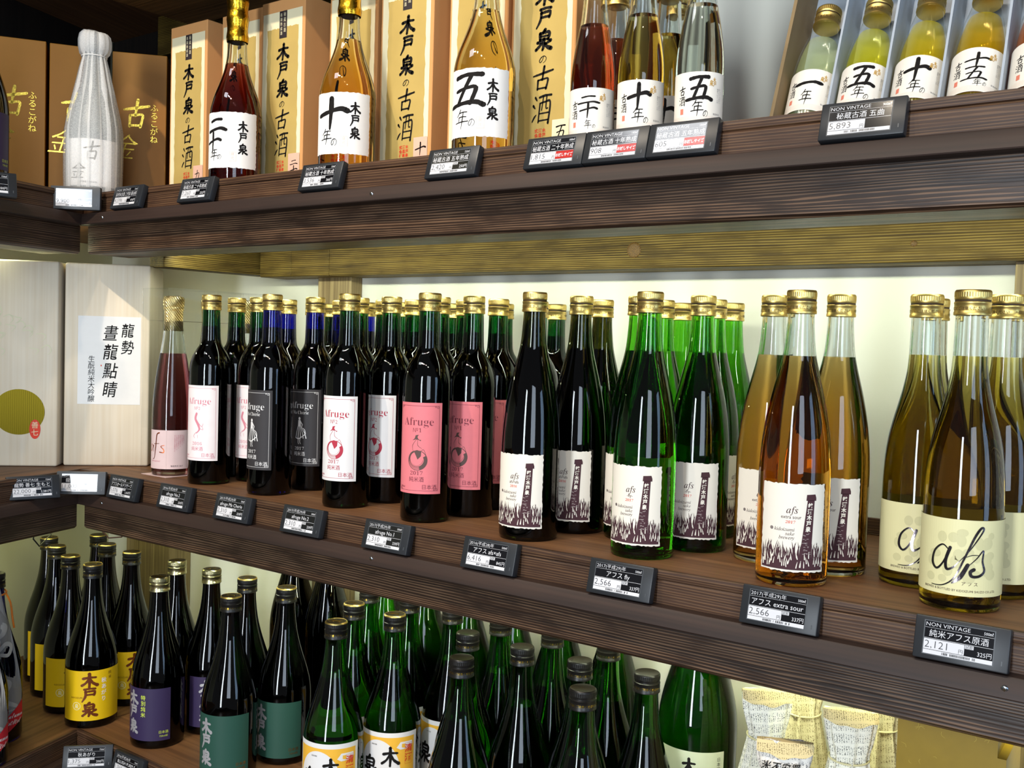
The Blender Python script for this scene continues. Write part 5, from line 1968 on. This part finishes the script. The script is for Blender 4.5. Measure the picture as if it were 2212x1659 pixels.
def price_tag(x, y, z, az, tilt, label, title, name, price, per=None, vol='500㎖', trial=None, housing=None, white_side=False, ref='ZM', group='electronic price tags'):
    """x, y, z: middle of the lower back edge; tilt leans the face back"""
    t = thing('price_tag', label, 'price tag', (x, y, z), (-math.radians(tilt), 0, math.radians(az)), group)
    mb = MB()
    mb.box(-TW_ / 2, TW_ / 2, -TD_, 0, 0, TH_, housing or BLACKP, .0014, 2)
    mb.box(TW_ / 2 - .0060, TW_ / 2 - .0050, -TD_ - .0003, -TD_, .0060, .0100, GREYP)
    link('housing', mb.mesh('housing', 40), t)
    a = Art()
    u0, u1, v0, v1 = -.0310, .0270, .0050, .0340
    a.rect(u0 - .001, v0 - .0008, u1 + .001, v1 + .0008, GREYP, 0)
    a.rect(u0, v0, u1, v1, SCREEN, 1)
    a.rect(u0, v0, u1, v0 + .0036, EWHITE, 2)
    pw = .0345
    a.rect(u0, v0 + .0040, u0 + pw, v0 + .0132, EWHITE, 2)
    a.text(price, u0 + .0010, v0 + .0055, .0092, EINKT, 'L', -.012, 1.06, 0, 3, maxw=pw - .0065)
    a.text('円', u0 + pw - .0046, v0 + .0050, .0042, EINKT, 'L', 0, 1, 0, 3)
    rnd = random.Random(len(label))
    xx = u0 + .016
    while xx < u0 + .044:
        w = .0003 + .0006 * rnd.random()
        a.rect(xx, v0 + .0007, xx + w, v0 + .0029, EINKT, 3)
        xx += w + .0004 + (.0016 if rnd.random() < .12 else 0)
    a.rect(u0, v0 + .0137, u1, v0 + .0140, EWHITE, 2)
    a.text(name, (u0 + u1) / 2, v0 + .0159, .0072, EWHITE, 'C', 0, 1, 0, 2, maxw=u1 - u0 - .002)
    a.rect(u0, v0 + .0232, u1, v0 + .0234, EWHITE, 2)
    a.text(title, u0 + .0008, v0 + .0246, .0050, EWHITE, 'L', -.006, 1.12, 0, 2, maxw=.040)
    a.text(vol, u1 - .0008, v0 + .0248, .0036, EWHITE, 'R', 0, .9, 0, 2)
    if trial:
        a.rect(u0 + pw, v0 + .0040, u1, v0 + .0132, ERED, 2)
        a.text(trial, (u0 + pw + u1) / 2, v0 + .0068, .0044, EWHITE, 'C', .03, 1, 0, 3, maxw=u1 - u0 - pw - .001)
    elif per:
        a.rect(u0 + pw + .0004, v0 + .0100, u0 + pw + .0076, v0 + .0132, EWHITE, 2)
        a.text('試飲', u0 + pw + .0040, v0 + .0104, .0032, EINKT, 'C', 0, 1, 0, 3)
        a.text(per + '円', u1 - .0010, v0 + .0054, .0052, EWHITE, 'R', 0, .95, 0, 2)
    mb = MB()
    a.build(mb, flat(-TD_ - .0001, .00012))
    link('screen', mb.mesh('screen'), t)
    if white_side:
        mb = MB()
        mb.box(-TW_ / 2 - .0012, -TW_ / 2 - .0002, -TD_ + .001, -.002, .006, .028, EWHITE)
        link('side_label', mb.mesh('side_label'), t)
    return t


NV = 'NON VINTAGE'
Y_T, Z_T, TILT = -.0090, -.0362, 14
for x, lab, name, price, per, vol, trial in (
        (-.1240, 'price tag reading 4,596 yen on the upper shelf near the corner', '自然米古酒 三代目 藤治郎', '4,596', '476', '720㎖', None),
        (.0560, 'price tag reading 7,260 yen below the twenty-year bottle', '秘蔵古酒 二十年熟成', '7,260', '252', '720㎖', None),
        (.3290, 'price tag reading 3,536 yen below the ten-year bottle', '秘蔵古酒 十年熟成', '3,536', '366', '720㎖', None),
        (.5610, 'price tag reading 2,420 yen below the five-year bottle', '秘蔵古酒 五年熟成', '2,420', '250', '720㎖', None),
        (.7125, 'price tag reading 1,815 yen, left of three joined tags', '秘蔵古酒 二十年熟成', '1,815', None, '180㎖', 'お試しサイズ'),
        (.7930, 'price tag reading 908 yen, middle of three joined tags', '秘蔵古酒 十年熟成', '908', None, '180㎖', 'お試しサイズ'),
        (.8735, 'price tag reading 605 yen, glaring, right of three joined tags', '秘蔵古酒 五年熟成', '605', None, '180㎖', 'お試しサイズ'),
        (1.0600, 'price tag reading 5,893 yen below the gift tray', '秘蔵古酒 五曲', '5,893', None, '900㎖', None)):
    price_tag(x, Y_T, ZT + Z_T, 0, 16, lab, NV, name, price, per, vol, trial)
H28, H29 = '2016(平成28)年', '2017(平成29)年'
for x, lab, title, name, price, per in (
        (-.1240, 'price tag reading 5,076 yen below the boxed rosé bottle', NV, 'アフスオールドリザーブ', '5,076', '1,047'),
        (.0150, 'price tag reading afruge No.2 of 2016, below the pale pink label', H28, 'afruge No.2', '2,310', '339'),
        (.1560, 'price tag reading afruge Ma Cherie below the charcoal label', H29, 'afruge Ma Cherie', '2,310', '339'),
        (.3060, 'price tag reading afruge No.2 of 2017, below the white label', H29, 'afruge No.2', '2,310', '339'),
        (.4670, 'price tag reading afruge No.1 below the rose-red label', H29, 'afruge No.1', '2,310', '339'),
        (.6355, 'price tag reading 6,416 yen below the slim black bottles', H28, 'アフス afs×afs', '6,416', '845'),
        (.8170, 'price tag reading fly, 2,566 yen, below the bright green bottles', H29, 'アフス fly', '2,566', '337'),
        (.9990, 'price tag reading extra sour, 2,566 yen, below the amber bottles', H29, 'アフス extra sour', '2,566', '337'),
        (1.1680, 'price tag reading 2,121 yen below the cream-label bottles', NV, '純米アフス原酒', '2,121', '325')):
    price_tag(x, Y_T, ZM + Z_T, 0, TILT, lab, title, name, price, per)
price_tag(-.2330, -.0350, ZT + Z_T + .002, 42, 2, 'price tag whose blank-looking screen glares white, below the wrapped bottle', NV, '古今', '9,900', '500', '720㎖', housing=GREYP)
price_tag(-.1965, -.2020, ZT + Z_T, 72.5, 14, 'price tag cut by the left picture edge on the upper shelf', NV, '木戸泉', '3,300', '300', '720㎖')
price_tag(-.2240, -.1110, ZM + Z_T, 72.0, 14, 'price tag reading 22,000 yen with a white side label, left of the corner', NV, '龍勢 善七 生もと', '22,000', '2,281', '720㎖', white_side=True)
price_tag(-.2120, -.0320, ZM + Z_T + .002, 41, 8.5, 'pale glaring price tag across the shelf corner, below the wooden box', NV, '龍勢 画竜点睛', '11,000', '1,100', '720㎖', housing=GREYP)
price_tag(-.1870, -.0300, ZB + Z_T, 46, 16, 'price tag reading 1,375 yen below the yellow-label bottle', NV, '秋あがり', '1,375', '200', '720㎖')
price_tag(-.1000, Y_T, ZB + Z_T, 0, TILT, 'price tag reading BLUISH PURPLE below the purple-label bottle', H28, 'BLUISH PURPLE', '1,760', '220', '720㎖')
